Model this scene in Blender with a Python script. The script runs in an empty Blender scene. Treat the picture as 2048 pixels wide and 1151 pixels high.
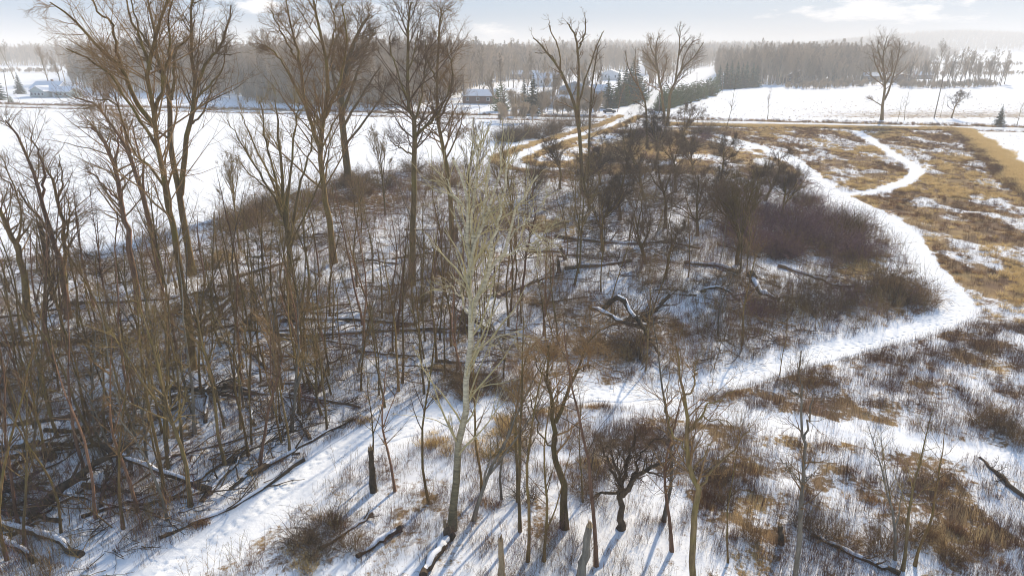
import bpy, math, random
import numpy as np
from math import radians, sin, cos, tan, pi
random.seed(7)
RNG = np.random.default_rng(11)
SC = bpy.context.scene
COL = SC.collection

# ------------------------------------------------------------------ camera, sky, sun, exposure
CAM_H = 21.0
F = 1384.0                       # focal length in pixels of the 2048 px wide photograph
PITCH = math.atan((575.5 - 98) / F)
CP, SP = cos(PITCH), sin(PITCH)
cam = bpy.data.cameras.new("camera")
cam.sensor_width = 36.0
cam.lens = 36.0 * F / 2048.0
cam.clip_start = 0.1
cam.clip_end = 12000
camo = bpy.data.objects.new("camera", cam)
camo.location = (0, 0, CAM_H)
camo.rotation_euler = (pi / 2 - PITCH, 0, 0)
COL.objects.link(camo)
SC.camera = camo

SUN_AZ = radians(27)             # to the right of straight ahead
SUN_EL = radians(27)
world = bpy.data.worlds.new("World")
SC.world = world
world.use_nodes = True
wn, wl = world.node_tree.nodes, world.node_tree.links
wn.clear()
def WN(t, **k):
    n = wn.new(t)
    for a, b in k.items():
        setattr(n, a, b)
    return n
wo = WN('ShaderNodeOutputWorld')
bg = WN('ShaderNodeBackground')
bg.inputs['Strength'].default_value = 0.15
sky = WN('ShaderNodeTexSky', sky_type='NISHITA', sun_disc=False)
sky.sun_elevation = SUN_EL
sky.sun_rotation = SUN_AZ
sky.air_density = 1.0
sky.dust_density = 0.6
sky.ozone_density = 1.0
sky.altitude = 200
tc = WN('ShaderNodeTexCoord')
def wmath(op, a, b=None, c=None):
    n = WN('ShaderNodeMath', operation=op)
    for i, v in enumerate((a, b, c)):
        if v is None: continue
        if isinstance(v, (int, float)): n.inputs[i].default_value = v
        else: wl.new(v, n.inputs[i])
    return n.outputs[0]
def dir_of(px, py):
    v = -(py - 575.5) / F
    d = np.array([(px - 1024) / F, CP + v * SP, -SP + v * CP])
    return d / np.linalg.norm(d)
sep = WN('ShaderNodeSeparateXYZ')
wl.new(tc.outputs['Generated'], sep.inputs[0])
# azimuth and elevation of the looked-at piece of sky
az = wmath('ARCTAN2', sep.outputs[0], sep.outputs[1])
hor = wmath('SQRT', wmath('ADD', wmath('MULTIPLY', sep.outputs[0], sep.outputs[0]), wmath('MULTIPLY', sep.outputs[1], sep.outputs[1])))
el = wmath('ARCTAN2', sep.outputs[2], hor)
comb = WN('ShaderNodeCombineXYZ')
wl.new(az, comb.inputs[0]); wl.new(wmath('MULTIPLY', el, 3.2), comb.inputs[1])
n1 = WN('ShaderNodeTexNoise'); n1.inputs['Scale'].default_value = 26; n1.inputs['Detail'].default_value = 7; n1.inputs['Roughness'].default_value = 0.6
wl.new(comb.outputs[0], n1.inputs['Vector'])
n2 = WN('ShaderNodeTexNoise'); n2.inputs['Scale'].default_value = 5.5; n2.inputs['Detail'].default_value = 5
wl.new(comb.outputs[0], n2.inputs['Vector'])
cloud = None
for px, py, rx, ry, s in ((1755, 25, 150, 26, 1.0), (985, 63, 48, 17, 1.0), (520, 12, 110, 18, .9), (735, 16, 50, 11, .8), (830, 14, 55, 13, .8), (640, 40, 60, 9, .5), (1720, 40, 120, 12, .6)):
    d = dir_of(px, py)
    a0, e0 = math.atan2(d[0], d[1]), math.asin(d[2])
    ra, re = rx / F, ry / F * 1.0
    u = wmath('DIVIDE', wmath('SUBTRACT', az, float(a0)), ra)
    w = wmath('DIVIDE', wmath('SUBTRACT', el, float(e0)), re)
    q = wmath('SQRT', wmath('ADD', wmath('MULTIPLY', u, u), wmath('MULTIPLY', w, w)))
    m = wmath('MULTIPLY', wmath('SUBTRACT', 1.05, q), s * 1.3)
    cloud = m if cloud is None else wmath('MAXIMUM', cloud, m)
# a scattering of the same small clouds over the rest of the sky
rest = wmath('MULTIPLY', wmath('SUBTRACT', n2.outputs[0], 0.60), 5.0)
fade = wmath('MINIMUM', wmath('MAXIMUM', wmath('MULTIPLY', wmath('SUBTRACT', el, 0.09), 12.0), 0.0), 1.0)
rest = wmath('SUBTRACT', wmath('ADD', rest, fade), 1.6)
cloud = wmath('MAXIMUM', cloud, rest)
cm = wmath('ADD', wmath('MULTIPLY', cloud, 0.85), wmath('MULTIPLY', wmath('SUBTRACT', n1.outputs[0], 0.55), 3.4))
cm = wmath('MINIMUM', wmath('MAXIMUM', wmath('MULTIPLY', cm, 1.1), 0.0), 1.0)
mixc = WN('ShaderNodeMix', data_type='RGBA')
mixc.inputs['B'].default_value = (5.9, 5.5, 5.2, 1)
wl.new(wmath('MULTIPLY', cm, 0.85), mixc.inputs['Factor'])
# thin bright veil towards the horizon (winter haze in the sky itself)
veil = WN('ShaderNodeMix', data_type='RGBA')
veil.inputs['B'].default_value = (.65, 1.3, 2.25, 1)
vf = wmath('MINIMUM', wmath('MAXIMUM', wmath('SUBTRACT', 0.97, wmath('MULTIPLY', wmath('ABSOLUTE', el), 0.9)), 0.35), 0.93)
wl.new(vf, veil.inputs['Factor'])
wl.new(sky.outputs[0], veil.inputs['A'])
wl.new(veil.outputs['Result'], mixc.inputs['A'])
wl.new(mixc.outputs['Result'], bg.inputs['Color'])
wl.new(bg.outputs[0], wo.inputs[0])

sun = bpy.data.lights.new("sun", 'SUN')
sun.energy = 3.6
sun.angle = radians(1.2)
sun.color = (1.0, 0.865, 0.66)
suno = bpy.data.objects.new("sun", sun)
sd = (sin(SUN_AZ) * cos(SUN_EL), cos(SUN_AZ) * cos(SUN_EL), sin(SUN_EL))
from mathutils import Vector
suno.rotation_euler = Vector(sd).to_track_quat('Z', 'Y').to_euler()
suno.location = (60, 120, 90)
COL.objects.link(suno)
SC.view_settings.view_transform = 'Standard'
SC.view_settings.look = 'None'
SC.view_settings.exposure = 0.88
SC.view_settings.gamma = 1.0
SC.view_settings.use_curve_mapping = False
SC.cycles.max_bounces = 5
SC.cycles.diffuse_bounces = 2
SC.cycles.volume_bounces = 1
SC.cycles.transparent_max_bounces = 4
SC.cycles.filter_width = 1.0

# ------------------------------------------------------------------ geometry helpers
def ray(px, py):
    v = -(np.asarray(py, float) - 575.5) / F
    return (np.asarray(px, float) - 1024) / F, CP + v * SP, -SP + v * CP
def G(px, py):
    """ground point seen at a pixel of the photograph"""
    x, y, z = ray(px, py)
    t = CAM_H / -z
    return np.stack([x * t, y * t], -1)
def P(px, py, Y):
    x, y, z = ray(px, py)
    t = Y / y
    return np.stack([x * t, y * t, CAM_H + z * t], -1)
def proj(x, y, z=0.0):
    dz = z - CAM_H
    fwd = y * CP - dz * SP
    up = y * SP + dz * CP
    fwd = np.where(fwd < .1, .1, fwd)
    return 1024 + F * x / fwd, 575.5 - F * up / fwd
def _h(ix, iy, s):
    n = (ix * 374761393 + iy * 668265263 + s * 974711) & 0x7fffffff
    n = ((n ^ (n >> 13)) * 1274126177) & 0x7fffffff
    return ((n ^ (n >> 16)) & 0xffff) / 65535.0
def vnoise(x, y, s=0):
    ix = np.floor(x).astype(np.int64); iy = np.floor(y).astype(np.int64)
    fx, fy = x - ix, y - iy
    fx = fx * fx * (3 - 2 * fx); fy = fy * fy * (3 - 2 * fy)
    a, b = _h(ix, iy, s), _h(ix + 1, iy, s)
    c, d = _h(ix, iy + 1, s), _h(ix + 1, iy + 1, s)
    return (a * (1 - fx) + b * fx) * (1 - fy) + (c * (1 - fx) + d * fx) * fy
def fbm(x, y, s=0, o=4):
    r = 0; a = .5; t = 0
    for i in range(o):
        r = r + a * vnoise(x * 2**i + 17.3 * i, y * 2**i - 9.1 * i, s + i); t += a; a *= .5
    return r / t
def sst(a, b, x):
    t = np.clip((x - a) / (b - a), 0, 1)
    return t * t * (3 - 2 * t)
def inpoly(px, py, poly):
    px = np.asarray(px, float); py = np.asarray(py, float)
    r = np.zeros(px.shape, bool); n = len(poly)
    for i in range(n):
        x0, y0 = poly[i]; x1, y1 = poly[(i + 1) % n]
        if y0 == y1: continue
        c = ((y0 > py) != (y1 > py)) & (px < (x1 - x0) * (py - y0) / (y1 - y0) + x0)
        r ^= c
    return r
def catmull(p, n):
    p = np.asarray(p, float)
    q = np.vstack([2 * p[0] - p[1], p, 2 * p[-1] - p[-2]])
    out = []
    for i in range(1, len(q) - 2):
        t = np.linspace(0, 1, n, endpoint=False)[:, None]
        a, b, c, d = q[i - 1], q[i], q[i + 1], q[i + 2]
        out.append(.5 * ((2 * b) + (-a + c) * t + (2 * a - 5 * b + 4 * c - d) * t**2 + (-a + 3 * b - 3 * c + d) * t**3))
    out.append(p[-1:])
    return np.vstack(out)
def resample(p, step):
    d = np.r_[0, np.cumsum(np.linalg.norm(np.diff(p, axis=0), axis=1))]
    n = max(3, int(d[-1] / step) + 1)
    s = np.linspace(0, d[-1], n)
    return np.stack([np.interp(s, d, p[:, k]) for k in range(p.shape[1])], -1), s
def dist_poly(x, y, pts):
    """distance to a polyline and the position along it"""
    best = np.full(np.shape(x), 1e9)
    for i in range(len(pts) - 1):
        a, b = pts[i], pts[i + 1]
        ab = b - a; L = ab @ ab + 1e-9
        t = np.clip(((x - a[0]) * ab[0] + (y - a[1]) * ab[1]) / L, 0, 1)
        best = np.minimum(best, np.hypot(x - a[0] - t * ab[0], y - a[1] - t * ab[1]))
    return best

def new_mesh(name, verts, faces, mat=None, smooth=True):
    me = bpy.data.meshes.new(name)
    verts = np.asarray(verts, np.float32).reshape(-1, 3)
    faces = np.asarray(faces, np.int32)
    k = faces.shape[1]
    me.vertices.add(len(verts)); me.vertices.foreach_set('co', verts.ravel())
    me.loops.add(faces.size); me.loops.foreach_set('vertex_index', faces.ravel())
    me.polygons.add(len(faces))
    me.polygons.foreach_set('loop_start', np.arange(0, faces.size, k, dtype=np.int32))
    me.polygons.foreach_set('loop_total', np.full(len(faces), k, np.int32))
    if smooth: me.polygons.foreach_set('use_smooth', np.ones(len(faces), bool))
    me.update(calc_edges=True)
    if mat: me.materials.append(mat)
    return me
def link(name, data, parent=None, loc=None, label=None, cat=None, group=None, kind=None):
    o = bpy.data.objects.new(name, data)
    COL.objects.link(o)
    if parent: o.parent = parent
    if loc is not None: o.location = loc
    tag(o, label, cat, group, kind)
    return o
def tag(o, label=None, cat=None, group=None, kind=None):
    if label: o['label'] = label
    if cat: o['category'] = cat
    if group: o['group'] = group
    if kind: o['kind'] = kind

def tubes(Pt, R, sides):
    """Pt (N,K,3), R (N,K) -> verts, quads of N open tubes"""
    N, K, _ = Pt.shape
    T = np.gradient(Pt, axis=1)
    T /= np.linalg.norm(T, axis=2, keepdims=True) + 1e-9
    m = T.mean(1); ref = np.zeros((N, 3))
    ref[np.arange(N), np.argmin(np.abs(m), axis=1)] = 1
    U = np.cross(T, ref[:, None, :]); U /= np.linalg.norm(U, axis=2, keepdims=True) + 1e-9
    V = np.cross(T, U)
    a = np.arange(sides) * 2 * pi / sides
    v = Pt[:, :, None, :] + R[:, :, None, None] * (np.cos(a)[None, None, :, None] * U[:, :, None, :] + np.sin(a)[None, None, :, None] * V[:, :, None, :])
    idx = np.arange(N * K * sides).reshape(N, K, sides)
    nx = np.roll(idx, -1, axis=2)
    f = np.stack([idx[:, :-1], nx[:, :-1], nx[:, 1:], idx[:, 1:]], -1).reshape(-1, 4)
    return v.reshape(-1, 3), f
class Bag:
    def __init__(s): s.v = []; s.f = []; s.n = 0
    def add(s, v, f):
        s.v.append(v); s.f.append(np.asarray(f) + s.n); s.n += len(v)
    def tube(s, Pt, R, sides): s.add(*tubes(Pt, R, sides))
    def mesh(s, name, mat, smooth=True):
        return new_mesh(name, np.vstack(s.v), np.vstack(s.f), mat, smooth)
def unit(v): return v / (np.linalg.norm(v, axis=-1, keepdims=True) + 1e-9)
def walk(p0, d0, L, K, rng, wig, up=0.0, droop=0.0):
    N = len(p0); out = np.zeros((N, K, 3)); out[:, 0] = p0
    d = unit(d0); st = (L / (K - 1))[:, None]
    for i in range(1, K):
        d = unit(d + rng.normal(0, wig, (N, 3)) + np.array([0, 0, up - droop * i / K]))
        out[:, i] = out[:, i - 1] + d * st
    return out
def spawn(Pt, R, rng, n, t0, t1, ang, lf, rf, K, wig, up, minr, droop=0.0, Lmin=.25, lpow=.55):
    """child branches of the branches Pt"""
    N, Kp, _ = Pt.shape
    seg = np.linalg.norm(np.diff(Pt, axis=1), axis=2).sum(1)
    cnt = rng.poisson(np.broadcast_to(n, (N,)) * np.ones(N))
    i = np.repeat(np.arange(N), cnt)
    if len(i) == 0: return np.zeros((0, K, 3)), np.zeros((0, K))
    t = t0 + (t1 - t0) * rng.random(len(i))
    u = t * (Kp - 1); k = np.minimum(u.astype(int), Kp - 2); fr = (u - k)[:, None]
    p = Pt[i, k] * (1 - fr) + Pt[i, k + 1] * fr
    r = R[i, k] * (1 - fr[:, 0]) + R[i, k + 1] * fr[:, 0]
    T = unit(Pt[i, k + 1] - Pt[i, k])
    q = unit(np.cross(T, rng.normal(0, 1, T.shape)))
    a = np.radians(rng.normal(ang, ang * .22, len(i)))[:, None]
    d = np.cos(a) * T + np.sin(a) * q
    L = np.maximum(Lmin, seg[i] * lf * (1.05 - t)**lpow * rng.uniform(.55, 1.25, len(i)))
    C = walk(p, d, L, K, rng, wig, up, droop)
    r0 = np.maximum(np.minimum(r * .8, r * rf * rng.uniform(.7, 1.2, len(i)) + .002), minr)
    s = np.linspace(0, 1, K)[None, :]
    Rc = r0[:, None] * (1 - s) + minr * .7 * s
    return C, Rc

# ------------------------------------------------------------------ materials
def mat_new(name):
    m = bpy.data.materials.new(name); m.use_nodes = True
    nt = m.node_tree
    b = nt.nodes['Principled BSDF']
    return m, nt, b
def N(nt, t, **k):
    n = nt.nodes.new(t)
    for a, b in k.items():
        if a in n.inputs: n.inputs[a].default_value = b
        else: setattr(n, a, b)
    return n
def ramp(nt, fac, stops):
    r = nt.nodes.new('ShaderNodeValToRGB')
    e = r.color_ramp.elements
    while len(e) > 1: e.remove(e[-1])
    e[0].position = stops[0][0]; e[0].color = (*stops[0][1], 1)
    for p, c in stops[1:]:
        x = e.new(p); x.color = (*c, 1)
    nt.links.new(fac, r.inputs[0])
    return r.outputs[0]
def bark(name, dark, light, moss=None, scale=6, stretch=.18, rough=.9, varr=.35):
    m, nt, b = mat_new(name)
    tc = N(nt, 'ShaderNodeTexCoord'); mp = N(nt, 'ShaderNodeMapping')
    mp.inputs['Scale'].default_value = (1, 1, stretch)
    nt.links.new(tc.outputs['Object'], mp.inputs[0])
    no = N(nt, 'ShaderNodeTexNoise', Scale=scale, Detail=5, Roughness=.65)
    nt.links.new(mp.outputs[0], no.inputs['Vector'])
    col = ramp(nt, no.outputs[0], [(.3, dark), (.72, light)])
    if moss:
        n2 = N(nt, 'ShaderNodeTexNoise', Scale=.9, Detail=3)
        nt.links.new(tc.outputs['Object'], n2.inputs['Vector'])
        mx = N(nt, 'ShaderNodeMix', data_type='RGBA'); mx.inputs['B'].default_value = (*moss, 1)
        mr = N(nt, 'ShaderNodeMapRange'); mr.inputs[1].default_value = .45; mr.inputs[2].default_value = .68; mr.inputs[4].default_value = .8
        nt.links.new(n2.outputs[0], mr.inputs[0]); nt.links.new(mr.outputs[0], mx.inputs['Factor'])
        nt.links.new(col, mx.inputs['A']); col = mx.outputs['Result']
    oi = N(nt, 'ShaderNodeObjectInfo'); hv = N(nt, 'ShaderNodeHueSaturation')
    mr = N(nt, 'ShaderNodeMapRange'); mr.inputs[3].default_value = 1 - varr; mr.inputs[4].default_value = 1 + varr
    nt.links.new(oi.outputs['Random'], mr.inputs[0]); nt.links.new(mr.outputs[0], hv.inputs['Value'])
    nt.links.new(col, hv.inputs['Color']); nt.links.new(hv.outputs[0], b.inputs['Base Color'])
    b.inputs['Roughness'].default_value = rough
    b.inputs['Specular IOR Level'].default_value = .2
    bp = N(nt, 'ShaderNodeBump', Strength=.6, Distance=.03)
    nt.links.new(no.outputs[0], bp.inputs['Height']); nt.links.new(bp.outputs[0], b.inputs['Normal'])
    return m
M_BARK = bark('bark_brown', (.08, .046, .017), (.32, .20, .08), (.20, .155, .04))
M_BARKG = bark('bark_mossy', (.075, .05, .022), (.28, .195, .09), (.20, .155, .045))
M_BARKR = bark('bark_reddish', (.10, .05, .03), (.33, .185, .11))
M_GREY = bark('bark_grey', (.10, .085, .065), (.28, .24, .18))
M_TWIG = bark('twig_brown', (.15, .085, .038), (.37, .235, .105))
M_TWIGG = bark('twig_olive', (.15, .10, .04), (.36, .255, .10))
M_TWIGD = bark('twig_dark', (.07, .044, .026), (.18, .12, .07))
M_PURP = bark('cane_purple', (.11, .055, .06), (.25, .14, .14))
M_LOG = bark('bark_log', (.04, .028, .018), (.17, .12, .075), None, 5, .6)
M_WOOD = bark('split_wood', (.30, .20, .11), (.48, .34, .19), None, 14, .3)
# aspen: pale olive-grey bark with dark bands
def aspen_mat():
    m, nt, b = mat_new('bark_aspen')
    tc = N(nt, 'ShaderNodeTexCoord'); mp = N(nt, 'ShaderNodeMapping'); mp.inputs['Scale'].default_value = (1, 1, 5)
    nt.links.new(tc.outputs['Object'], mp.inputs[0])
    no = N(nt, 'ShaderNodeTexNoise', Scale=2.2, Detail=5, Roughness=.7)
    nt.links.new(mp.outputs[0], no.inputs['Vector'])
    col = ramp(nt, no.outputs[0], [(.32, (.10, .075, .045)), (.42, (.38, .32, .21)), (.62, (.68, .58, .38)), (.8, (.55, .47, .27))])
    sp = N(nt, 'ShaderNodeSeparateXYZ'); nt.links.new(tc.outputs['Object'], sp.inputs[0])
    n2 = N(nt, 'ShaderNodeTexNoise', Scale=1.3, Detail=4); nt.links.new(tc.outputs['Object'], n2.inputs['Vector'])
    ad = N(nt, 'ShaderNodeMath', operation='MULTIPLY_ADD'); nt.links.new(n2.outputs[0], ad.inputs[0]); ad.inputs[1].default_value = 5
    nt.links.new(sp.outputs[2], ad.inputs[2])
    mr = N(nt, 'ShaderNodeMapRange'); mr.inputs[1].default_value = 5.0; mr.inputs[2].default_value = 9.0
    nt.links.new(ad.outputs[0], mr.inputs[0])
    mx = N(nt, 'ShaderNodeMix', data_type='RGBA')       # darker olive-brown tone towards the foot of the trunk
    c2 = ramp(nt, no.outputs[0], [(.3, (.07, .055, .028)), (.7, (.26, .205, .10))])
    nt.links.new(mr.outputs[0], mx.inputs['Factor']); nt.links.new(c2, mx.inputs['A']); nt.links.new(col, mx.inputs['B'])
    nt.links.new(mx.outputs['Result'], b.inputs['Base Color'])
    b.inputs['Roughness'].default_value = .8
    return m
M_ASPEN = aspen_mat()
M_ASPTW = bark('twig_aspen', (.40, .325, .16), (.66, .55, .31))
def plain(name, col, rough=.8, var=0, metallic=0, noise=.12, sc=3):
    m, nt, b = mat_new(name)
    no = N(nt, 'ShaderNodeTexNoise', Scale=sc, Detail=4)
    tc = N(nt, 'ShaderNodeTexCoord'); nt.links.new(tc.outputs['Object'], no.inputs['Vector'])
    c = np.array(col)
    cc = ramp(nt, no.outputs[0], [(.3, tuple(c * (1 - noise))), (.7, tuple(np.minimum(c * (1 + noise), 1)))])
    if var:
        oi = N(nt, 'ShaderNodeObjectInfo'); hv = N(nt, 'ShaderNodeHueSaturation')
        mr = N(nt, 'ShaderNodeMapRange'); mr.inputs[3].default_value = 1 - var; mr.inputs[4].default_value = 1 + var
        nt.links.new(oi.outputs['Random'], mr.inputs[0]); nt.links.new(mr.outputs[0], hv.inputs['Value'])
        nt.links.new(cc, hv.inputs['Color']); cc = hv.outputs[0]
    nt.links.new(cc, b.inputs['Base Color'])
    b.inputs['Roughness'].default_value = rough; b.inputs['Metallic'].default_value = metallic
    b.inputs['Specular IOR Level'].default_value = .25
    return m
def grass_mat(name, c1, c2, var=.3):
    m, nt, b = mat_new(name)
    oi = N(nt, 'ShaderNodeObjectInfo')
    cc = ramp(nt, oi.outputs['Random'], [(0, c1), (1, c2)])
    nt.links.new(cc, b.inputs['Base Color'])
    b.inputs['Roughness'].default_value = .8; b.inputs['Specular IOR Level'].default_value = .2
    # thin blades let the low sun through
    tr = N(nt, 'ShaderNodeBsdfTranslucent'); nt.links.new(cc, tr.inputs[0])
    mx = N(nt, 'ShaderNodeMixShader'); mx.inputs[0].default_value = .4
    out = nt.nodes['Material Output']
    nt.links.new(b.outputs[0], mx.inputs[1]); nt.links.new(tr.outputs[0], mx.inputs[2]); nt.links.new(mx.outputs[0], out.inputs[0])
    return m
M_GOLD = grass_mat('grass_golden', (.58, .41, .17), (.76, .58, .30))
M_OCHRE = grass_mat('grass_ochre', (.34, .215, .085), (.54, .36, .17))
M_RUST = grass_mat('weed_rust', (.17, .088, .045), (.28, .155, .08))
M_WEED = grass_mat('weed_brown', (.16, .085, .06), (.28, .16, .11))
M_SPRUCE = plain('needles_spruce', (.06, .105, .06), .8, .25)
M_PINE = plain('needles_pine', (.12, .155, .04), .8, .3)
M_SNOWCAP = None
def snow_mat(name, speck=0.0, base=(.87, .87, .88)):
    """snow, with dead grass showing through where the 'veg' attribute says so"""
    m, nt, b = mat_new(name)
    tc = N(nt, 'ShaderNodeTexCoord')
    at = N(nt, 'ShaderNodeAttribute', attribute_name='veg')
    n1 = N(nt, 'ShaderNodeTexNoise', Scale=3.1, Detail=6, Roughness=.75); nt.links.new(tc.outputs['Object'], n1.inputs['Vector'])
    n2 = N(nt, 'ShaderNodeTexNoise', Scale=.35, Detail=5, Roughness=.65); nt.links.new(tc.outputs['Object'], n2.inputs['Vector'])
    a = N(nt, 'ShaderNodeMath', operation='MULTIPLY_ADD'); nt.links.new(n1.outputs[0], a.inputs[0]); a.inputs[1].default_value = .62
    c = N(nt, 'ShaderNodeMath', operation='MULTIPLY'); nt.links.new(n2.outputs[0], c.inputs[0]); c.inputs[1].default_value = .38
    nt.links.new(c.outputs[0], a.inputs[2])
    s = N(nt, 'ShaderNodeMath', operation='MULTIPLY_ADD'); nt.links.new(at.outputs['Fac'], s.inputs[0]); s.inputs[1].default_value = .62; nt.links.new(a.outputs[0], s.inputs[2])
    mr = N(nt, 'ShaderNodeMapRange'); mr.inputs[1].default_value = .74; mr.inputs[2].default_value = .84
    nt.links.new(s.outputs[0], mr.inputs[0])
    n3 = N(nt, 'ShaderNodeTexNoise', Scale=.22, Detail=4); nt.links.new(tc.outputs['Object'], n3.inputs['Vector'])
    gcol = ramp(nt, n3.outputs[0], [(.35, (.17, .105, .065)), (.5, (.26, .17, .085)), (.65, (.40, .27, .12))])
    scol = ramp(nt, n2.outputs[0], [(.3, tuple(np.array(base) * .95)), (.7, base)])
    mx = N(nt, 'ShaderNodeMix', data_type='RGBA')
    nt.links.new(mr.outputs[0], mx.inputs['Factor']); nt.links.new(scol, mx.inputs['A']); nt.links.new(gcol, mx.inputs['B'])
    nt.links.new(mx.outputs['Result'], b.inputs['Base Color'])
    b.inputs['Roughness'].default_value = 1.0; b.inputs['Specular IOR Level'].default_value = .05
    n4 = N(nt, 'ShaderNodeTexNoise', Scale=2.4, Detail=7, Roughness=.7); nt.links.new(tc.outputs['Object'], n4.inputs['Vector'])
    bp = N(nt, 'ShaderNodeBump', Strength=.55, Distance=.10); nt.links.new(n4.outputs[0], bp.inputs['Height'])
    nt.links.new(bp.outputs[0], b.inputs['Normal'])
    return m
M_SNOW = snow_mat('snow_ground')
M_SNOWCAP = plain('snow_cap', (.80, .80, .82), .7, 0, 0, .03)

# ------------------------------------------------------------------ layout traced as ground polylines
TR_A = resample(catmull(G(*np.array([(60, 1330), (250, 1200), (330, 1142), (420, 1088), (500, 1032), (570, 985), (650, 925), (730, 878), (850, 838), (1000, 806), (1120, 786), (1240, 784), (1380, 772), (1500, 742), (1620, 710), (1740, 678), (1850, 650), (1908, 625), (1915, 600), (1885, 565), (1850, 525), (1820, 480), (1785, 445), (1720, 410), (1660, 380), (1625, 350), (1590, 322), (1545, 302), (1480, 283), (1400, 259)], float).T), 12), .5)[0]
TR_B = resample(catmull(G(*np.array([(1712, 262), (1760, 292), (1800, 318), (1831, 338), (1822, 358), (1780, 376), (1730, 386), (1680, 388)], float).T), 10), .5)[0]
TR_C = resample(catmull(G(*np.array([(1180, 790), (1330, 808), (1480, 835), (1600, 855), (1720, 868), (1850, 888), (1960, 910), (2200, 960)], float).T), 10), .5)[0]
TR_D = resample(catmull(G(*np.array([(1262, 232), (1215, 252), (1150, 272), (1090, 290), (1045, 308), (1025, 322), (1060, 334), (1110, 338)], float).T), 10), .5)[0]
ROAD_E = np.array([(-800, 281 + .25 * 602), (-198, 281), (38, 222), (142, 196), (600, 81.5)])
ROAD_N = np.array([(36, 222), (68, 350), (108, 510), (190, 838), (260, 1118)])
WOODS = [(-700, 1400), (-700, 560), (-100, 520), (130, 515), (330, 480), (450, 440), (620, 370), (740, 345), (900, 330), (1010, 330), (1120, 345), (1300, 270), (1420, 290), (1560, 350), (1640, 420), (1740, 440), (1830, 520), (1890, 600), (1860, 632), (1740, 664), (1600, 698), (1380, 758), (1200, 770), (1110, 774), (1020, 782), (860, 822), (700, 862), (590, 935), (470, 1010), (330, 1080), (180, 1160), (0, 1300)]
MEADOW_UP = [(1330, 256), (1905, 256), (2060, 385), (2300, 560), (2300, 700), (2060, 650), (1950, 640), (1908, 625), (1915, 600), (1885, 565), (1850, 525), (1785, 445), (1720, 410), (1660, 380), (1590, 322), (1480, 283), (1400, 262)]
MEADOW_MID = [(1040, 325), (1120, 285), (1230, 256), (1400, 262), (1520, 300), (1640, 360), (1600, 385), (1500, 360), (1380, 350), (1250, 350), (1120, 350)]
MEADOW_LOW = [(2300, 700), (2060, 650), (1950, 640), (1908, 625), (1850, 650), (1740, 678), (1620, 710), (1500, 742), (1380, 772), (1240, 784), (1120, 790), (1000, 830), (1000, 900), (1180, 900), (1350, 960), (1480, 1160), (1700, 1400), (2500, 1400)]
BELT_A = G(*np.array([(1330, 249), (1500, 253), (1700, 256), (1915, 259)], float).T)
BELT_B = G(*np.array([(1925, 259), (1965, 290), (2010, 328), (2060, 370), (2200, 470)], float).T)
FIELD_R = [(1960, 262), (2400, 270), (2400, 560), (2060, 352), (2000, 300)]
# patches (pixel centre, half sizes) of tufts: kind, px, py, rx, ry, density
TUFTS = [('gold', 612, 1118, 45, 38), ('ochre', 650, 1050, 60, 30), ('gold', 880, 888, 32, 22), ('gold', 1010, 858, 45, 28), ('rust', 985, 765, 85, 52), ('ochre', 960, 790, 60, 50),
         ('gold', 1000, 905, 90, 25), ('ochre', 1170, 945, 95, 30), ('gold', 1180, 930, 50, 18), ('ochre', 1425, 975, 45, 60), ('rust', 1440, 1000, 60, 60), ('ochre', 1470, 785, 42, 18), ('rust', 1265, 748, 85, 12),
         ('gold', 1825, 870, 38, 16), ('rust', 1640, 1045, 90, 40), ('rust', 1780, 1085, 130, 40), ('ochre', 1730, 1010, 90, 22), ('ochre', 1905, 1060, 60, 28), ('rust', 1965, 845, 65, 55),
         ('rust', 1575, 830, 70, 10), ('rust', 1740, 858, 90, 14), ('ochre', 1965, 1110, 70, 30), ('rust', 1560, 1110, 100, 50), ('rust', 1700, 718, 80, 14), ('rust', 1630, 770, 90, 22), ('rust', 1900, 720, 110, 18),
         ('rust', 400, 1070, 60, 26), ('rust', 330, 1090, 60, 26), ('ochre', 400, 1045, 30, 14), ('rust', 60, 1120, 80, 40), ('gold', 1720, 535, 60, 36), ('ochre', 1790, 610, 90, 30), ('ochre', 1705, 490, 50, 22),
         ('rust', 1420, 650, 90, 50), ('ochre', 1350, 660, 60, 40), ('rust', 1650, 690, 110, 16), ('gold', 455, 515, 35, 18), ('ochre', 545, 500, 30, 14), ('rust', 450, 455, 60, 24), ('ochre', 560, 440, 60, 25),
         ('ochre', 700, 400, 120, 30), ('rust', 780, 380, 120, 30), ('gold', 1100, 450, 60, 20), ('ochre', 1120, 350, 90, 18), ('gold', 1250, 300, 70, 20), ('rust', 1240, 820, 60, 10), ('ochre', 1190, 818, 40, 6),
         ('rust', 230, 545, 60, 20), ('rust', 560, 1010, 60, 12), ('ochre', 980, 1010, 60, 12), ('rust', 1100, 1060, 60, 16), ('rust', 1000, 1100, 120, 30), ('rust', 740, 1110, 60, 30), ('rust', 1300, 1060, 90, 30), ('ochre', 720, 840, 30, 12)]
def path_d(x, y):
    d = dist_poly(x, y, TR_A[::4]) - 1.2 - .2 * sst(45, 80, y)
    d = np.minimum(d, dist_poly(x, y, TR_B[::3]) - 1.15)
    d = np.minimum(d, dist_poly(x, y, TR_D[::3]) - 1.5)
    return d
def roads_d(x, y):
    return np.minimum(dist_poly(x, y, ROAD_E) - 3.2, dist_poly(x, y, ROAD_N) - 3.4)
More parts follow.
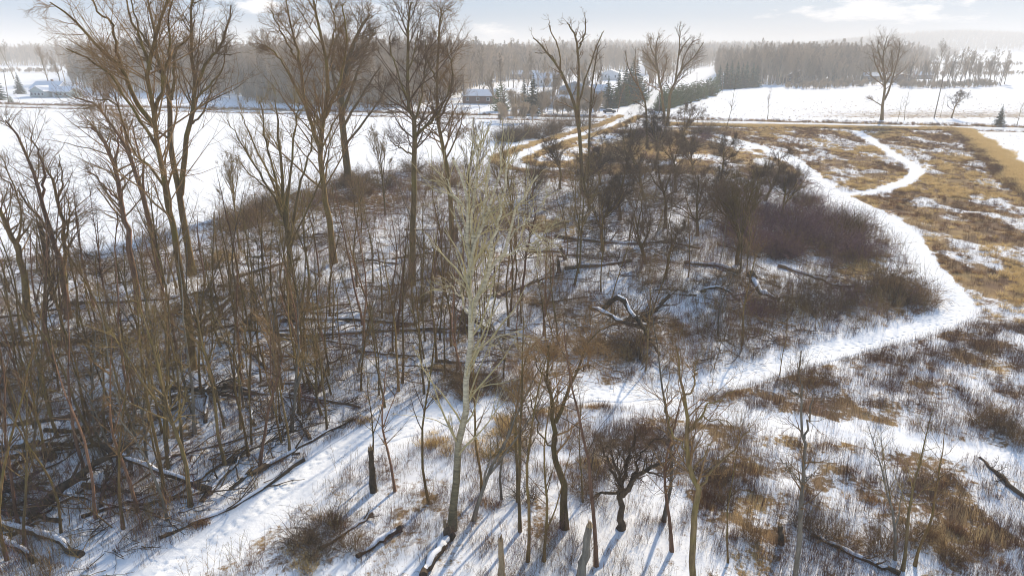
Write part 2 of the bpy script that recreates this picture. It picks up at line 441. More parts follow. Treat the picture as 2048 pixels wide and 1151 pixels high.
def hill(x, y):
    z = 54 * np.exp(-(((x - 1660) / 420) ** 2 + ((y - 2600) / 380) ** 2)) + 20 * np.exp(-(((x - 1250) / 420) ** 2 + ((y - 2600) / 380) ** 2))
    z += 15 * np.exp(-(((x - 150) / 200) ** 2 + ((y - 1500) / 260) ** 2)) + 12 * np.exp(-(((x - 520) / 260) ** 2 + ((y - 1500) / 260) ** 2))
    return z
def hlow(x, y):
    r = np.hypot(x, y)
    return (fbm(x / 16, y / 16, 5, 2) - .5) * .7 * (1 - sst(110, 175, y)) * (1 - sst(140, 220, r)) + hill(x, y)
def height(x, y):
    x = np.asarray(x, float); y = np.asarray(y, float)
    z = hlow(x, y)
    pd = path_d(x, y); rd = roads_d(x, y)
    px, py = proj(x, y)
    rough = sst(0.1, 1.4, pd) * sst(0.5, 3, rd)
    near = 1 - sst(170, 260, np.hypot(x, y))
    hum = (fbm(x / 1.7, y / 1.7, 9, 3) - .5)
    lown = np.where(inpoly(px, py, WOODS) | inpoly(px, py, MEADOW_LOW) | inpoly(px, py, MEADOW_UP) | inpoly(px, py, MEADOW_MID), .42, .10)
    z = z + hum * lown * near * rough - .10 * (1 - sst(-.1, .9, pd))
    # ditches beside the country road
    e = np.abs(dist_poly(x, y, ROAD_E) - 6.0)
    z = z - .5 * (1 - sst(0, 2.2, e)) * sst(3, 8, np.abs(dist_poly(x, y, ROAD_N)))
    return z
def veg_of(x, y):
    """how much dead grass stands or lies here, 0 (clean snow) to 1"""
    px, py = proj(x, y)
    n = fbm(x / 5.0, y / 9.0, 31, 4); n2 = fbm(x / 1.3, y / 1.3, 41, 3)
    v = np.zeros(np.shape(x)) + .02
    v = np.where(inpoly(px, py, MEADOW_UP), .34 + .42 * sst(.38, .58, n) + .55 * (n2 - .5), v)
    v = np.where(inpoly(px, py, MEADOW_MID), .36 + .42 * sst(.36, .58, n) + .35 * (n2 - .5), v)
    v = np.where(inpoly(px, py, MEADOW_LOW), .38 + .10 * sst(.40, .62, n) + .60 * (n2 - .5), v)
    v = np.where(inpoly(px, py, WOODS) | (py > 830), np.maximum(v, .19 + .22 * sst(.42, .66, n) + .40 * (n2 - .5)), v)
    v = np.where(inpoly(px, py, FIELD_R), .22 + .1 * sst(.4, .6, n2), v)
    for k, cx, cy, rx, ry in TUFTS:
        q = np.hypot((px - cx) / rx, (py - cy) / ry)
        v = np.maximum(v, (.40 if k != 'rust' else .26) * (1 - sst(.3, 1.2, q + (n2 - .5) * .9)))
    v = np.where(dist_poly(x, y, BELT_A) + 3 * (n - .5) < 1.6, .8, v)
    v = np.where(dist_poly(x, y, BELT_B) + 3 * (n - .5) < 1.3, .8, v)
    de = dist_poly(x, y, ROAD_E)
    verge = (1 - sst(1.6, 3.4, np.abs(de - 7.0))) * .62
    v = np.maximum(v, verge * sst(4.5, 8, dist_poly(x, y, ROAD_N)))
    # the far side of the road on the right: stubble poking through
    v = np.maximum(v, np.where((px > 1400) & (py > 196) & (py < 236) & (de > 9), .16 + .34 * sst(200, 234, py) * sst(1350, 1800, px), 0))
    pd = path_d(x, y)
    v = v * sst(-.25, .45, pd + (n2 - .5) * .9)
    dc = dist_poly(x, y, TR_C[::4])
    v = np.where(dc + .8 * (n2 - .5) < 1.5, np.minimum(v, .10), v)
    v = v * sst(-.3, .3, roads_d(x, y))
    return v

# ------------------------------------------------------------------ ground
rr = np.r_[0.5, 6, np.geomspace(12, 6500, 560)]
th = np.r_[np.linspace(-180, -58, 22)[:-1], np.linspace(-58, 58, 330), np.linspace(58, 180, 22)[1:]]
TH, RR = np.meshgrid(np.radians(th), rr)
gx, gy = np.sin(TH) * RR, np.cos(TH) * RR
gz = height(gx, gy)
nr, nc = gx.shape
idx = np.arange(nr * nc).reshape(nr, nc)
gf = np.stack([idx[:-1, 1:], idx[:-1, :-1], idx[1:, :-1], idx[1:, 1:]], -1).reshape(-1, 4)
gm = new_mesh('ground', np.stack([gx, gy, gz], -1), gf, M_SNOW)
at = gm.attributes.new('veg', 'FLOAT', 'POINT'); at.data.foreach_set('value', veg_of(gx, gy).ravel().astype(np.float32))
link('ground', gm, kind='structure')

# ------------------------------------------------------------------ trails and roads (sheets just above the ground)
def strip(name, pts, half, mat, lift, across, foot=0, edge=.25, seed=0):
    t = np.gradient(pts, axis=0); t /= np.linalg.norm(t, axis=1)[:, None]
    nrm = np.stack([t[:, 1], -t[:, 0]], -1)
    s = np.r_[0, np.cumsum(np.linalg.norm(np.diff(pts, axis=0), axis=1))]
    u = np.linspace(-1, 1, across)
    wob = (vnoise(s / 1.7, s * 0 + seed, seed) - .5) * edge * 2; wob2 = (vnoise(s / 1.5, s * 0 + 7, seed + 3) - .5) * edge * 2
    hw = np.where(u[None, :] < 0, half + wob[:, None], half + wob2[:, None])
    X = pts[:, None, 0] + nrm[:, None, 0] * u[None, :] * hw
    Y = pts[:, None, 1] + nrm[:, None, 1] * u[None, :] * hw
    Z = hlow(X, Y) + lift - (.10 if 'trail' in name else 0)
    Z = Z - .10 * sst(.82, 1.0, np.abs(u))[None, :]           # the edges dive into the snow beside
    if foot:
        rng = np.random.default_rng(seed)
        Z = Z + (fbm(X / .5, Y / .5, 3, 3) - .5) * .05
        lat = u[None, :] * hw; S = s[:, None] + 0 * lat
        for ln in range(foot):
            off = rng.uniform(-.75, .75) * half; step = rng.uniform(.62, .78); ph = rng.random()
            q = S / step + ph; k = np.floor(q); f = (q - k - .5) * step
            side = np.where(k % 2 == 0, .11, -.11)
            jx = (_h(k.astype(np.int64), k.astype(np.int64) * 0 + ln, seed) - .5) * .22
            keep = _h(k.astype(np.int64), k.astype(np.int64) * 0 + ln + 50, seed) > .30
            mean = off + .45 * np.sin(S / 5.3 + ln * 2.1)
            d = np.hypot(f / .17, (lat - mean - side - jx) / .085)
            Z = Z - np.where(keep, .05 * (1 - sst(.55, 1.15, d)), 0)
    n, m = X.shape
    ix = np.arange(n * m).reshape(n, m)
    f = np.stack([ix[:-1, :-1], ix[:-1, 1:], ix[1:, 1:], ix[1:, :-1]], -1).reshape(-1, 4)
    me = new_mesh(name, np.stack([X, Y, Z], -1), f, mat)
    return link(name, me, kind='structure')
M_TRAIL = snow_mat('snow_trail', base=(.88, .88, .885))
dY = TR_A[:, 1]
i1 = int(np.argmax(dY > 62)); 
near_pts, _ = resample(TR_A[:i1 + 1], .075)
strip('trail', near_pts, 1.42, M_TRAIL, .05, 40, foot=5, seed=3)
far_pts, _ = resample(TR_A[i1:], .14)
strip('trail', far_pts, 1.45, M_TRAIL, .05, 30, foot=5, seed=5)
strip('trail', resample(TR_B, .3)[0], 1.25, M_TRAIL, .05, 14, foot=3, seed=8)
strip('trail', resample(TR_D, .4)[0], 1.6, M_TRAIL, .05, 12, foot=3, seed=9)
M_ROAD = snow_mat('snow_road', base=(.74, .73, .72))
strip('road', resample(ROAD_E, 2.0)[0], 3.2, M_ROAD, .06, 9, edge=.1, seed=21)
strip('road', resample(ROAD_N, 2.0)[0], 3.4, M_ROAD, .075, 9, edge=.1, seed=22)

# ------------------------------------------------------------------ trees
def place(px, py):
    x, y = G(px, py); return float(x), float(y), float(height(x, y)) - .03
def tree_meshes(name, rng, h, r, n1, n2, n3, t0=.3, a1=38, a2=40, lf1=.42, lf2=.5, lf3=.5, wig=.05, up1=.10, minr=.006, sides=5, mt=None, mw=None, lean=.03, K=9, fork=0, rf=.5, droop=0):
    """trunk mesh and crown mesh of a bare tree standing at the origin"""
    d = np.array([[rng.normal(0, lean), rng.normal(0, lean), 1.0]])
    Pt = walk(np.zeros((1, 3)), d, np.array([h]), K + 3, rng, wig, .04)
    s = np.linspace(0, 1, K + 3)
    R = (r * (1 - s) ** .8 + minr)[None] * (1 + .35 * np.exp(-s * 25))[None]
    tr = Bag(); tr.tube(Pt, R, sides + 1)
    stems, SR = Pt, R
    if fork:
        A, AR = spawn(Pt, R, rng, fork, .18, .6, 22, .75, .8, K, wig, .09, minr)
        if len(A):
            tr.tube(A, AR, sides)
            stems = np.concatenate([Pt[:, np.linspace(0, K + 2, K).astype(int)], A]); SR = np.concatenate([R[:, np.linspace(0, K + 2, K).astype(int)], AR])
    cr = Bag()
    B, BR = spawn(stems, SR, rng, n1, t0, .98, a1, lf1, rf, 6, wig * 1.6, up1, minr, droop)
    cr.tube(B, BR, 4 if r > .12 else 3)
    if n2:
        C, CR = spawn(B, BR, rng, n2, .2, .98, a2, lf2, .6, 5, wig * 2.2, up1 * .7, minr, droop); cr.tube(C, CR, 3)
        if n3:
            D, DR = spawn(C, CR, rng, n3, .15, .98, a2, lf3, .7, 4, wig * 2.8, up1 * .5, minr * .85, droop)
            if len(D): cr.tube(D, DR, 3)
    return tr.mesh(name + '_trunk', mt), cr.mesh(name + '_crown', mw)
def put_tree(kind, pair, loc, rot=0, sc=1, label=None, cat='tree', group=None, tilt=(0, 0), names=('trunk', 'crown')):
    o = bpy.data.objects.new(kind, None); COL.objects.link(o)
    o.empty_display_size = .3
    o.location = loc; o.rotation_euler = (tilt[0], tilt[1], rot)
    o.scale = (sc, sc, sc) if np.isscalar(sc) else sc
    tag(o, label, cat, group)
    for nm, me in zip(names, pair):
        c = bpy.data.objects.new(nm, me); COL.objects.link(c); c.parent = o
    return o
R_ = lambda s: np.random.default_rng(s)
SAP = [tree_meshes('sapling', R_(100 + i), 8.5 + 3.0 * (i % 4) / 3, .070 + .010 * (i % 3), 18, 3.2, .6, t0=.34, a1=[34, 44, 55][i % 3], lf1=[.26, .32, .28][i % 3], minr=.0065, sides=4, wig=.065, up1=.055,
       mt=[M_BARKG, M_BARK, M_GREY, M_BARK, M_BARKG, M_BARKR][i % 6], mw=[M_TWIGG, M_TWIG, M_TWIG, M_TWIGD][i % 4], fork=.5) for i in range(12)]
POLE = [tree_meshes('pole_tree', R_(200 + i), 12.5 + 1.2 * (i % 4), .125 + .02 * (i % 3), 24, 5, 1.8, t0=.34, a1=[38, 50][i % 2], lf1=.32, minr=.008, sides=5, wig=.07, up1=.06, fork=[0, 1.5, 2][i % 3],
        mt=[M_BARK, M_BARKG, M_BARKR][i % 3], mw=[M_TWIG, M_TWIGG, M_TWIGD][i % 3]) for i in range(8)]
LARGE = [tree_meshes('large_tree', R_(300 + i), 20 + i, .30, 17, 9, 7, t0=.28, a1=32, lf1=.45, minr=.014, sides=6, wig=.05, fork=4, mt=M_BARK, mw=M_TWIG) for i in range(4)]
GNARL = [tree_meshes('gnarled_tree', R_(400 + i), 5.6 + .5 * i, .17, 10, 10, 8, t0=.25, a1=55, a2=48, lf1=.75, lf2=.5, lf3=.55, minr=.007, sides=6, wig=.14, up1=.06, fork=4, mt=M_BARK, mw=M_TWIGD, lean=.15) for i in range(4)]
FAN = [tree_meshes('fan_tree', R_(450 + i), 13 + i, .15, 9, 8, 5, t0=.3, a1=22, a2=26, lf1=.5, lf2=.5, minr=.009, sides=5, wig=.035, up1=.09, fork=9, mt=M_BARKG, mw=M_TWIGG) for i in range(3)]
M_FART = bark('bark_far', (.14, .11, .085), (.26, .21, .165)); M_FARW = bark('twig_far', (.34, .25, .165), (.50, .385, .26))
FART = [tree_meshes('far_tree', R_(500 + i), 17 + i, .26, 13, 6.5, 5.0, t0=.2, a1=[26, 34][i % 2], lf1=.42, lf2=.55, minr=.036, sides=4, wig=.05, fork=3, K=6, mt=M_FART, mw=M_FARW) for i in range(5)]
SCRUB = [tree_meshes('scrub', R_(540 + i), 4 + i, .07, 14, 7, 3, t0=.06, a1=40, lf1=.7, lf2=.5, minr=.014, sides=4, wig=.08, fork=5, K=6, mt=M_FART, mw=M_FARW) for i in range(3)]

# trees drawn after the photograph: trunk and limbs given as polylines, each at its own distance
def hero(kind, base, w0, limbs, label, mt, mw, seed, n2=9, n3=5, n4=2.5, minr=.012, spread=.05, a=43, lf=.40, up=.045, group=None, wend=.3, dY=0):
    rng = R_(seed)
    bx, by, bz = place(*base)
    Y0 = by + dY
    base_v = np.array([bx, by, bz])
    pxm = math.sqrt(bx * bx + by * by + CAM_H**2) / F
    tr = Bag(); cr = Bag(); allP = []; allR = []
    trunkP = None
    for k, (pts, ws) in enumerate(limbs):
        pts = np.array(pts, float)
        if k == 0:
            yy = np.full(len(pts), Y0)
        else:
            dd = np.linalg.norm(trunk_px - pts[0], axis=1); j = np.argmin(dd)
            off = rng.uniform(-1, 1) * spread * Y0
            L = np.r_[0, np.cumsum(np.linalg.norm(np.diff(pts, axis=0), axis=1))]
            yy = trunk_Y[j] + off * L / max(L[-1], 1)
        W = P(pts[:, 0], pts[:, 1], yy)
        if k == 0: W[0] = base_v
        q = np.concatenate([W, yy[:, None], pts, np.linspace(ws[0], ws[1], len(pts))[:, None]], 1)
        q = catmull(q, 5)
        if k == 0: trunk_px = q[:, 4:6]; trunk_Y = q[:, 3]
        else:
            trunk_px = np.vstack([trunk_px, q[:, 4:6]]); trunk_Y = np.r_[trunk_Y, q[:, 3]]
        K = 14
        q, _ = resample(q, 1e9) if False else (q[np.linspace(0, len(q) - 1, K).round().astype(int)], 0)
        Pt = q[:, :3].copy(); Pt[1:-1] += rng.normal(0, .06, (K - 2, 3)) * min(1, w0 / 8)
        Rr = q[:, 6] * pxm * .5
        if k == 0: Rr[0] *= 1.35
        tr.tube((Pt - base_v)[None], Rr[None], 7 if ws[0] > 6 else 5)
        allP.append(Pt - base_v); allR.append(Rr)
    A = np.stack(allP); AR = np.stack(allR)
    segl = np.linalg.norm(np.diff(A, axis=1), axis=2).sum(1)
    B, BR = spawn(A, AR, rng, n2 * (1.35 if lf > .3 else 1) * np.clip(segl / segl.mean(), .4, 1.8), wend, .99, a, lf, .42, 7, .12, up, minr, Lmin=1.0)
    cr.tube(B, BR, 4)
    C, CR = spawn(B, BR, rng, n3 * 1.15, .15, .98, a, .62, .6, 5, .15, up * .8, minr * .8, Lmin=.8); cr.tube(C, CR, 3)
    if n4:
        D, DR = spawn(C, CR, rng, n4 * 1.5, .1, .98, a, .62, .7, 4, .12, up * .5, minr * .62, Lmin=.5)
        cr.tube(D, DR, 3)
    return put_tree(kind, (tr.mesh(kind + '_trunk', mt), cr.mesh(kind + '_crown', mw)), tuple(base_v), label=label, group=group)

hero('bare_tree', (385, 738), 15, [
    ([(385, 738), (378, 660), (366, 575), (352, 490), (342, 430), (333, 395), (320, 313), (309, 243), (302, 174), (302, 122), (313, 52), (330, 5), (340, -60)], (13, 3.2)),
    ([(309, 250), (278, 208), (257, 167), (243, 139), (208, 104), (167, 59), (130, 25), (100, 5)], (8, 2)),
    ([(243, 139), (230, 80), (222, 45), (190, 15), (174, -30)], (5, 2)),
    ([(320, 310), (300, 270), (262, 215), (222, 149), (180, 120), (132, 97)], (6, 2)),
    ([(302, 140), (285, 90), (262, 40), (245, -20)], (5, 2)),
    ([(309, 240), (320, 190), (330, 130), (340, 90), (338, 40), (350, -20)], (7, 2)),
    ([(333, 380), (300, 330), (265, 300), (235, 210), (190, 200)], (5, 1.6))],
    'largest bare tree of the left side, tall dark trunk forking wide against the sky', M_BARK, M_TWIG, 1, n2=11, n3=6, n4=3.2, minr=.009)
hero('bare_tree', (384, 548), 15, [
    ([(384, 548), (374, 480), (362, 400), (347, 330), (340, 271), (339, 195), (333, 167), (320, 132), (313, 87), (300, 30), (290, -30)], (13, 2.6)),
    ([(362, 390), (368, 313), (379, 250), (387, 191), (387, 149), (382, 87), (384, 17), (384, -30)], (10, 3)),
    ([(387, 185), (410, 132), (438, 97), (455, 52), (462, 10)], (6, 2)),
    ([(343, 200), (347, 156), (351, 104), (379, 73), (390, 40)], (6, 2)),
    ([(387, 200), (420, 170), (445, 140), (452, 100)], (4, 1.5)),
    ([(379, 250), (405, 225), (430, 165), (440, 150)], (4, 1.5)),
    ([(333, 167), (310, 110), (280, 60), (262, 0)], (5, 2))],
    'tall bare tree with two upright stems just behind the largest left tree', M_BARK, M_TWIG, 2, n2=11, n3=6, n4=3, minr=.012)
hero('bare_tree', (277, 628), 10, [
    ([(277, 628), (268, 540), (255, 470), (245, 420), (232, 350), (215, 300), (205, 275), (182, 255)], (11, 4)),
    ([(240, 400), (215, 380), (190, 350), (175, 345)], (4, 1.5)), ([(225, 330), (235, 290), (245, 250), (240, 230)], (4, 1.5))],
    'reddish bare trunk with a snapped crown, left of the largest left tree', M_BARKR, M_TWIG, 3, n2=12, n3=5, n4=2, lf=.4)
hero('bare_tree', (322, 565), 9, [
    ([(322, 565), (305, 470), (288, 400), (264, 330), (250, 288), (222, 250), (200, 215), (150, 195)], (10, 2)),
    ([(264, 330), (250, 260), (235, 210), (225, 180)], (5, 1.5)), ([(288, 400), (285, 330), (270, 280), (262, 240)], (5, 1.5))],
    'slender bare tree leaning left between the snapped trunk and the large left trees', M_BARKR, M_TWIG, 4, n2=11, n3=6, n4=2.5, lf=.4)
hero('bare_tree', (668, 532), 14, [
    ([(668, 532), (664, 480), (655, 420), (646, 380), (641, 300), (650, 230), (655, 190), (652, 120), (640, 60), (628, 0), (620, -30)], (13, 2.6)),
    ([(642, 300), (612, 215), (600, 130), (585, 70), (572, 0)], (8, 2)),
    ([(614, 220), (575, 140), (545, 100), (520, 88)], (5, 1.6)),
    ([(650, 235), (680, 160), (692, 80), (684, 10)], (7, 2)),
    ([(600, 130), (560, 60), (540, 20)], (4, 1.5)), ([(652, 120), (670, 60), (660, 0)], (4, 1.5)), ([(641, 300), (670, 240), (700, 190)], (4, 1.5))],
    'broad bare tree with a rounded crown, left of the two in the upper middle', M_BARK, M_TWIG, 5, n2=13, n3=8, n4=4, minr=.011)
hero('bare_tree', (697, 372), 14, [
    ([(697, 372), (690, 300), (682, 215), (690, 150), (706, 95), (725, 50), (740, 30)], (15, 3)),
    ([(684, 230), (710, 160), (735, 90), (748, 60)], (7, 2)), ([(686, 255), (725, 190), (760, 135)], (6, 2)),
    ([(684, 215), (665, 150), (668, 90), (690, 40)], (6, 2)), ([(690, 290), (735, 235), (765, 190), (772, 165)], (5, 2))],
    'broad bare tree just behind the rounded crown in the upper middle, thick pale-lit trunk', M_BARK, M_TWIG, 6, n2=14, n3=9, n4=4, minr=.016)
hero('bare_tree', (824, 572), 12, [
    ([(824, 572), (826, 480), (828, 400), (829, 313), (829, 243), (819, 208), (815, 146), (817, 90), (819, 35), (822, 5)], (13, 2.5)),
    ([(834, 268), (850, 252), (868, 236), (888, 205), (900, 170)], (6, 2)), ([(819, 208), (800, 160), (785, 110), (778, 75)], (4, 1.5)),
    ([(829, 243), (845, 190), (850, 130), (852, 80)], (5, 1.5)), ([(828, 310), (800, 295), (780, 280)], (4, 1.5)), ([(815, 146), (830, 100), (838, 60)], (3, 1.2))],
    'straight mossy bare tree with a narrow crown, left of the pale aspen', M_BARKG, M_TWIGD, 7, n2=13, n3=7, n4=3)
hero('bare_tree', (906, 480), 12, [
    ([(906, 480), (902, 400), (890, 320), (876, 243), (874, 156), (880, 52), (882, 20)], (11, 2)),
    ([(876, 243), (900, 190), (905, 140), (890, 90)], (5, 1.5)), ([(875, 170), (855, 120), (850, 85)], (4, 1.5)), ([(890, 320), (915, 270), (925, 230)], (4, 1.5))],
    'bare tree with a bushy brown crown directly right of the straight mossy tree', M_BARK, M_TWIG, 8, n2=15, n3=9, n4=3.5, minr=.013)
hero('bare_tree', (1166, 388), 9, [
    ([(1166, 388), (1164, 361), (1157, 243), (1135, 174), (1114, 132), (1083, 90), (1066, 76)], (9, 2)),
    ([(1158, 250), (1156, 208), (1158, 156), (1154, 87), (1139, 52), (1134, 45)], (7, 1.5)),
    ([(1157, 215), (1163, 188), (1177, 139), (1201, 76), (1208, 62)], (5, 1.3)),
    ([(1154, 100), (1170, 70), (1170, 25)], (4, 1.2)), ([(1120, 145), (1118, 100), (1100, 60), (1100, 45)], (3.5, 1.2)), ([(1114, 132), (1100, 110), (1070, 105)], (3, 1.2))],
    'tall sparse bare tree with three fork-like limbs beside the far trail', M_BARK, M_TWIG, 9, n2=6, n3=3, n4=1, minr=.02, lf=.2)
hero('bare_tree', (1177, 372), 6, [
    ([(1177, 372), (1176, 361), (1180, 243), (1184, 174), (1194, 104), (1200, 90)], (6, 1.3)), ([(1181, 230), (1190, 180), (1205, 130)], (3, 1))],
    'thin single-stemmed bare tree touching the fork-limbed tree on its right', M_BARK, M_TWIG, 10, n2=8, n3=3, n4=1, minr=.018, lf=.2)
hero('bare_tree', (1335, 252), 9, [
    ([(1335, 252), (1336, 234), (1342, 182), (1349, 168), (1363, 140), (1388, 114), (1407, 85)], (7, 1.6)),
    ([(1350, 165), (1358, 111), (1360, 70), (1359, 52)], (4, 1.2)), ([(1362, 140), (1370, 110), (1385, 85), (1398, 78)], (3, 1)), ([(1358, 111), (1368, 90), (1378, 78)], (3, 1))],
    'tall bare tree with limbs swept to the right at the road junction', M_BARK, M_TWIG, 11, n2=9, n3=4, n4=2, minr=.03)
hero('bare_tree', (1329, 249), 8, [
    ([(1329, 249), (1328, 225), (1322, 175), (1315, 140), (1312, 119), (1313, 85), (1318, 73)], (6, 1.5)),
    ([(1315, 142), (1295, 112), (1283, 100)], (3.5, 1)), ([(1312, 120), (1302, 95), (1300, 75)], (3, 1)), ([(1321, 168), (1330, 140), (1335, 115)], (3, 1))],
    'tall bare tree with limbs swept to the left at the road junction', M_BARK, M_TWIG, 12, n2=11, n3=5, n4=2, minr=.03)
hero('bare_tree', (1294, 300), 4, [
    ([(1294, 300), (1293, 245), (1290, 203), (1276, 172), (1258, 140), (1250, 100)], (5, 1.2)), ([(1277, 175), (1270, 140), (1272, 95)], (2.5, 1)), ([(1290, 215), (1275, 205), (1262, 200)], (2, 1))],
    'thin bare tree with a bent stem in front of the dark evergreens', M_BARK, M_TWIG, 13, n2=7, n3=3, n4=1, minr=.016)
hero('bare_tree', (583, 642), 11, [
    ([(583, 642), (580, 560), (578, 500), (570, 420), (562, 330), (555, 240), (550, 200)], (12, 1.5)),
    ([(576, 470), (550, 380), (510, 290), (480, 225)], (6, 1.2)), ([(574, 450), (530, 360), (490, 300), (455, 240)], (5, 1.2)), ([(574, 440), (580, 340), (592, 250), (600, 205)], (6, 1.2)),
    ([(577, 480), (600, 380), (620, 300), (632, 240)], (6, 1.2)), ([(572, 430), (540, 320), (525, 240), (520, 200)], (5, 1.2)), ([(577, 470), (560, 400), (500, 350), (470, 310)], (4, 1.2)), ([(578, 500), (610, 430), (650, 340), (660, 280)], (4, 1.2))],
    'bare tree with many thin stems fanned like a broom before the white field', M_BARKG, M_TWIGG, 14, n2=12, n3=5, n4=2.5, minr=.008, a=26, lf=.28)
hero('aspen_tree', (905, 1062), 20, [
    ([(905, 1062), (912, 1000), (916, 940), (924, 850), (930, 780), (937, 700), (941, 600), (939, 550), (937, 500), (938, 430), (925, 360), (905, 315)], (16, 3)),
    ([(942, 648), (950, 615), (964, 580), (980, 550), (1000, 515), (1016, 480), (1030, 430), (1052, 385), (1075, 350)], (9, 2.6)),
    ([(940, 560), (947, 510), (957, 470), (975, 430), (990, 380), (1000, 330), (1004, 285)], (7.5, 2.4)),
    ([(966, 575), (978, 530), (988, 480), (1000, 425), (1012, 360), (1020, 310)], (7.5, 2.6)),
    ([(939, 545), (945, 470), (950, 400), (958, 330), (962, 280)], (7, 2.6)), ([(937, 500), (925, 440), (905, 385), (885, 345)], (5, 2.4)),
    ([(946, 520), (962, 440), (975, 370), (978, 310)], (6, 2.4)), ([(1000, 520), (1030, 500), (1060, 485), (1090, 477)], (4, 1.2)), ([(939, 640), (925, 600), (912, 580), (900, 565)], (4, 1.2)),
    ([(947, 700), (970, 690), (1010, 668), (1050, 655)], (3.5, 1.1)), ([(938, 440), (915, 400), (890, 385), (872, 380)], (4, 1.2)), ([(1016, 480), (1050, 440), (1075, 420)], (4, 1.2))],
    'tall pale aspen with a thick lower trunk and a creamy yellow fan of branches', M_ASPEN, M_ASPTW, 15, n2=12, n3=2.6, n4=0, minr=.014, a=27, lf=.27, wend=.2)
hero('bare_tree', (1129, 1062), 15, [
    ([(1129, 1062), (1128, 982), (1118, 936), (1108, 896), (1110, 843), (1105, 813), (1098, 770), (1092, 720), (1096, 690)], (15, 2.2)),
    ([(1110, 845), (1125, 813), (1141, 770), (1160, 725), (1180, 685), (1200, 660)], (8, 2)), ([(1098, 770), (1080, 740), (1070, 710)], (3.5, 1.2)), ([(1141, 770), (1140, 730), (1135, 700)], (3.5, 1.2)),
    ([(1112, 905), (1080, 860), (1060, 800), (1052, 780)], (4, 1.2)), ([(1150, 745), (1175, 735), (1200, 720)], (3, 1.1))],
    'short fork-topped bare tree with a dark thick foot right of the aspen', M_BARKG, M_TWIG, 16, n2=9, n3=5, n4=2, minr=.007)
hero('gnarled_tree', (1241, 1064), 17, [
    ([(1241, 1064), (1243, 1030), (1244, 996), (1240, 965), (1232, 935), (1222, 900)], (15, 3)),
    ([(1244, 990), (1262, 965), (1290, 940), (1330, 925), (1350, 905)], (12, 3)), ([(1242, 975), (1250, 930), (1262, 890), (1270, 860)], (8, 2)), ([(1240, 985), (1215, 985), (1195, 988), (1180, 1000)], (7, 2)),
    ([(1240, 970), (1225, 940), (1210, 905), (1212, 890)], (7, 2)), ([(1262, 965), (1275, 920), (1300, 885), (1330, 870)], (6, 1.5)), ([(1290, 940), (1320, 950), (1350, 965)], (5, 1.5))],
    'gnarled low tree with a thick dark stump-like trunk and tangled bushy crown', M_LOG, M_TWIGD, 17, n2=9, n3=5, n4=2.5, minr=.006, a=50, lf=.5, up=.03)
hero('bare_tree', (1387, 1190), 11, [
    ([(1387, 1190), (1388, 1151), (1390, 1005), (1383, 955), (1373, 904), (1375, 837), (1368, 803), (1358, 740), (1352, 690)], (13, 2)),
    ([(1394, 975), (1427, 938), (1461, 904), (1488, 867), (1500, 845)], (5, 1.3)), ([(1376, 860), (1400, 834), (1427, 803), (1471, 780)], (5, 1.2)), ([(1373, 900), (1345, 860), (1330, 820), (1325, 790)], (4, 1.2)),
    ([(1369, 805), (1390, 760), (1395, 720)], (4, 1.2)), ([(1400, 834), (1440, 840), (1470, 855)], (3, 1)), ([(1383, 950), (1410, 900), (1425, 880)], (3, 1))],
    'mossy bare tree with wide curving branches, trunk leaving the frame below', M_BARKG, M_TWIG, 18, n2=8, n3=5, n4=2, minr=.0055, lf=.3)
hero('bare_tree', (1592, 1190), 8, [
    ([(1592, 1190), (1593, 1151), (1598, 1038), (1602, 971), (1608, 904), (1605, 854), (1600, 770), (1603, 700)], (10, 1.5)),
    ([(1608, 880), (1616, 845), (1622, 803), (1628, 770)], (4, 1)), ([(1602, 800), (1585, 780), (1565, 765)], (2.5, 1)), ([(1602, 965), (1580, 940), (1560, 915)], (2.5, 1)), ([(1603, 960), (1620, 950), (1640, 945)], (2.5, 1))],
    'slender straight grey tree standing alone in the weedy snow at lower right', M_GREY, M_TWIG, 19, n2=10, n3=4, n4=1.5, minr=.005, lf=.2)
hero('bare_tree', (137, 640), 10, [
    ([(137, 640), (133, 606), (123, 533), (103, 466), (83, 400), (62, 330), (35, 270), (10, 240)], (11, 2)), ([(83, 400), (90, 350), (75, 300), (60, 262)], (5, 1.5)), ([(103, 466), (60, 410), (20, 370), (0, 350)], (4, 1.5))],
    'bare tree leaning left over the white field near the left edge', M_BARKR, M_TWIG, 20, n2=10, n3=5, n4=2)
hero('bare_tree', (131, 612), 8, [
    ([(131, 612), (128, 549), (130, 476), (115, 400), (100, 350), (82, 330)], (9, 2)), ([(130, 480), (140, 430), (130, 380)], (4, 1.2)), ([(115, 400), (125, 360), (118, 310)], (4, 1.2))],
    'shorter bare tree crossing in front of the left-leaning one at the left edge', M_BARK, M_TWIG, 21, n2=10, n3=5, n4=2)
hero('bare_tree', (60, 640), 10, [
    ([(60, 640), (48, 560), (33, 496), (10, 440), (-10, 400), (-40, 340)], (12, 3)), ([(33, 496), (40, 430), (28, 370), (0, 310)], (4, 1.3))],
    'thick bare trunk leaning out over the left border of the picture', M_BARK, M_TWIG, 22, n2=9, n3=5, n4=2)
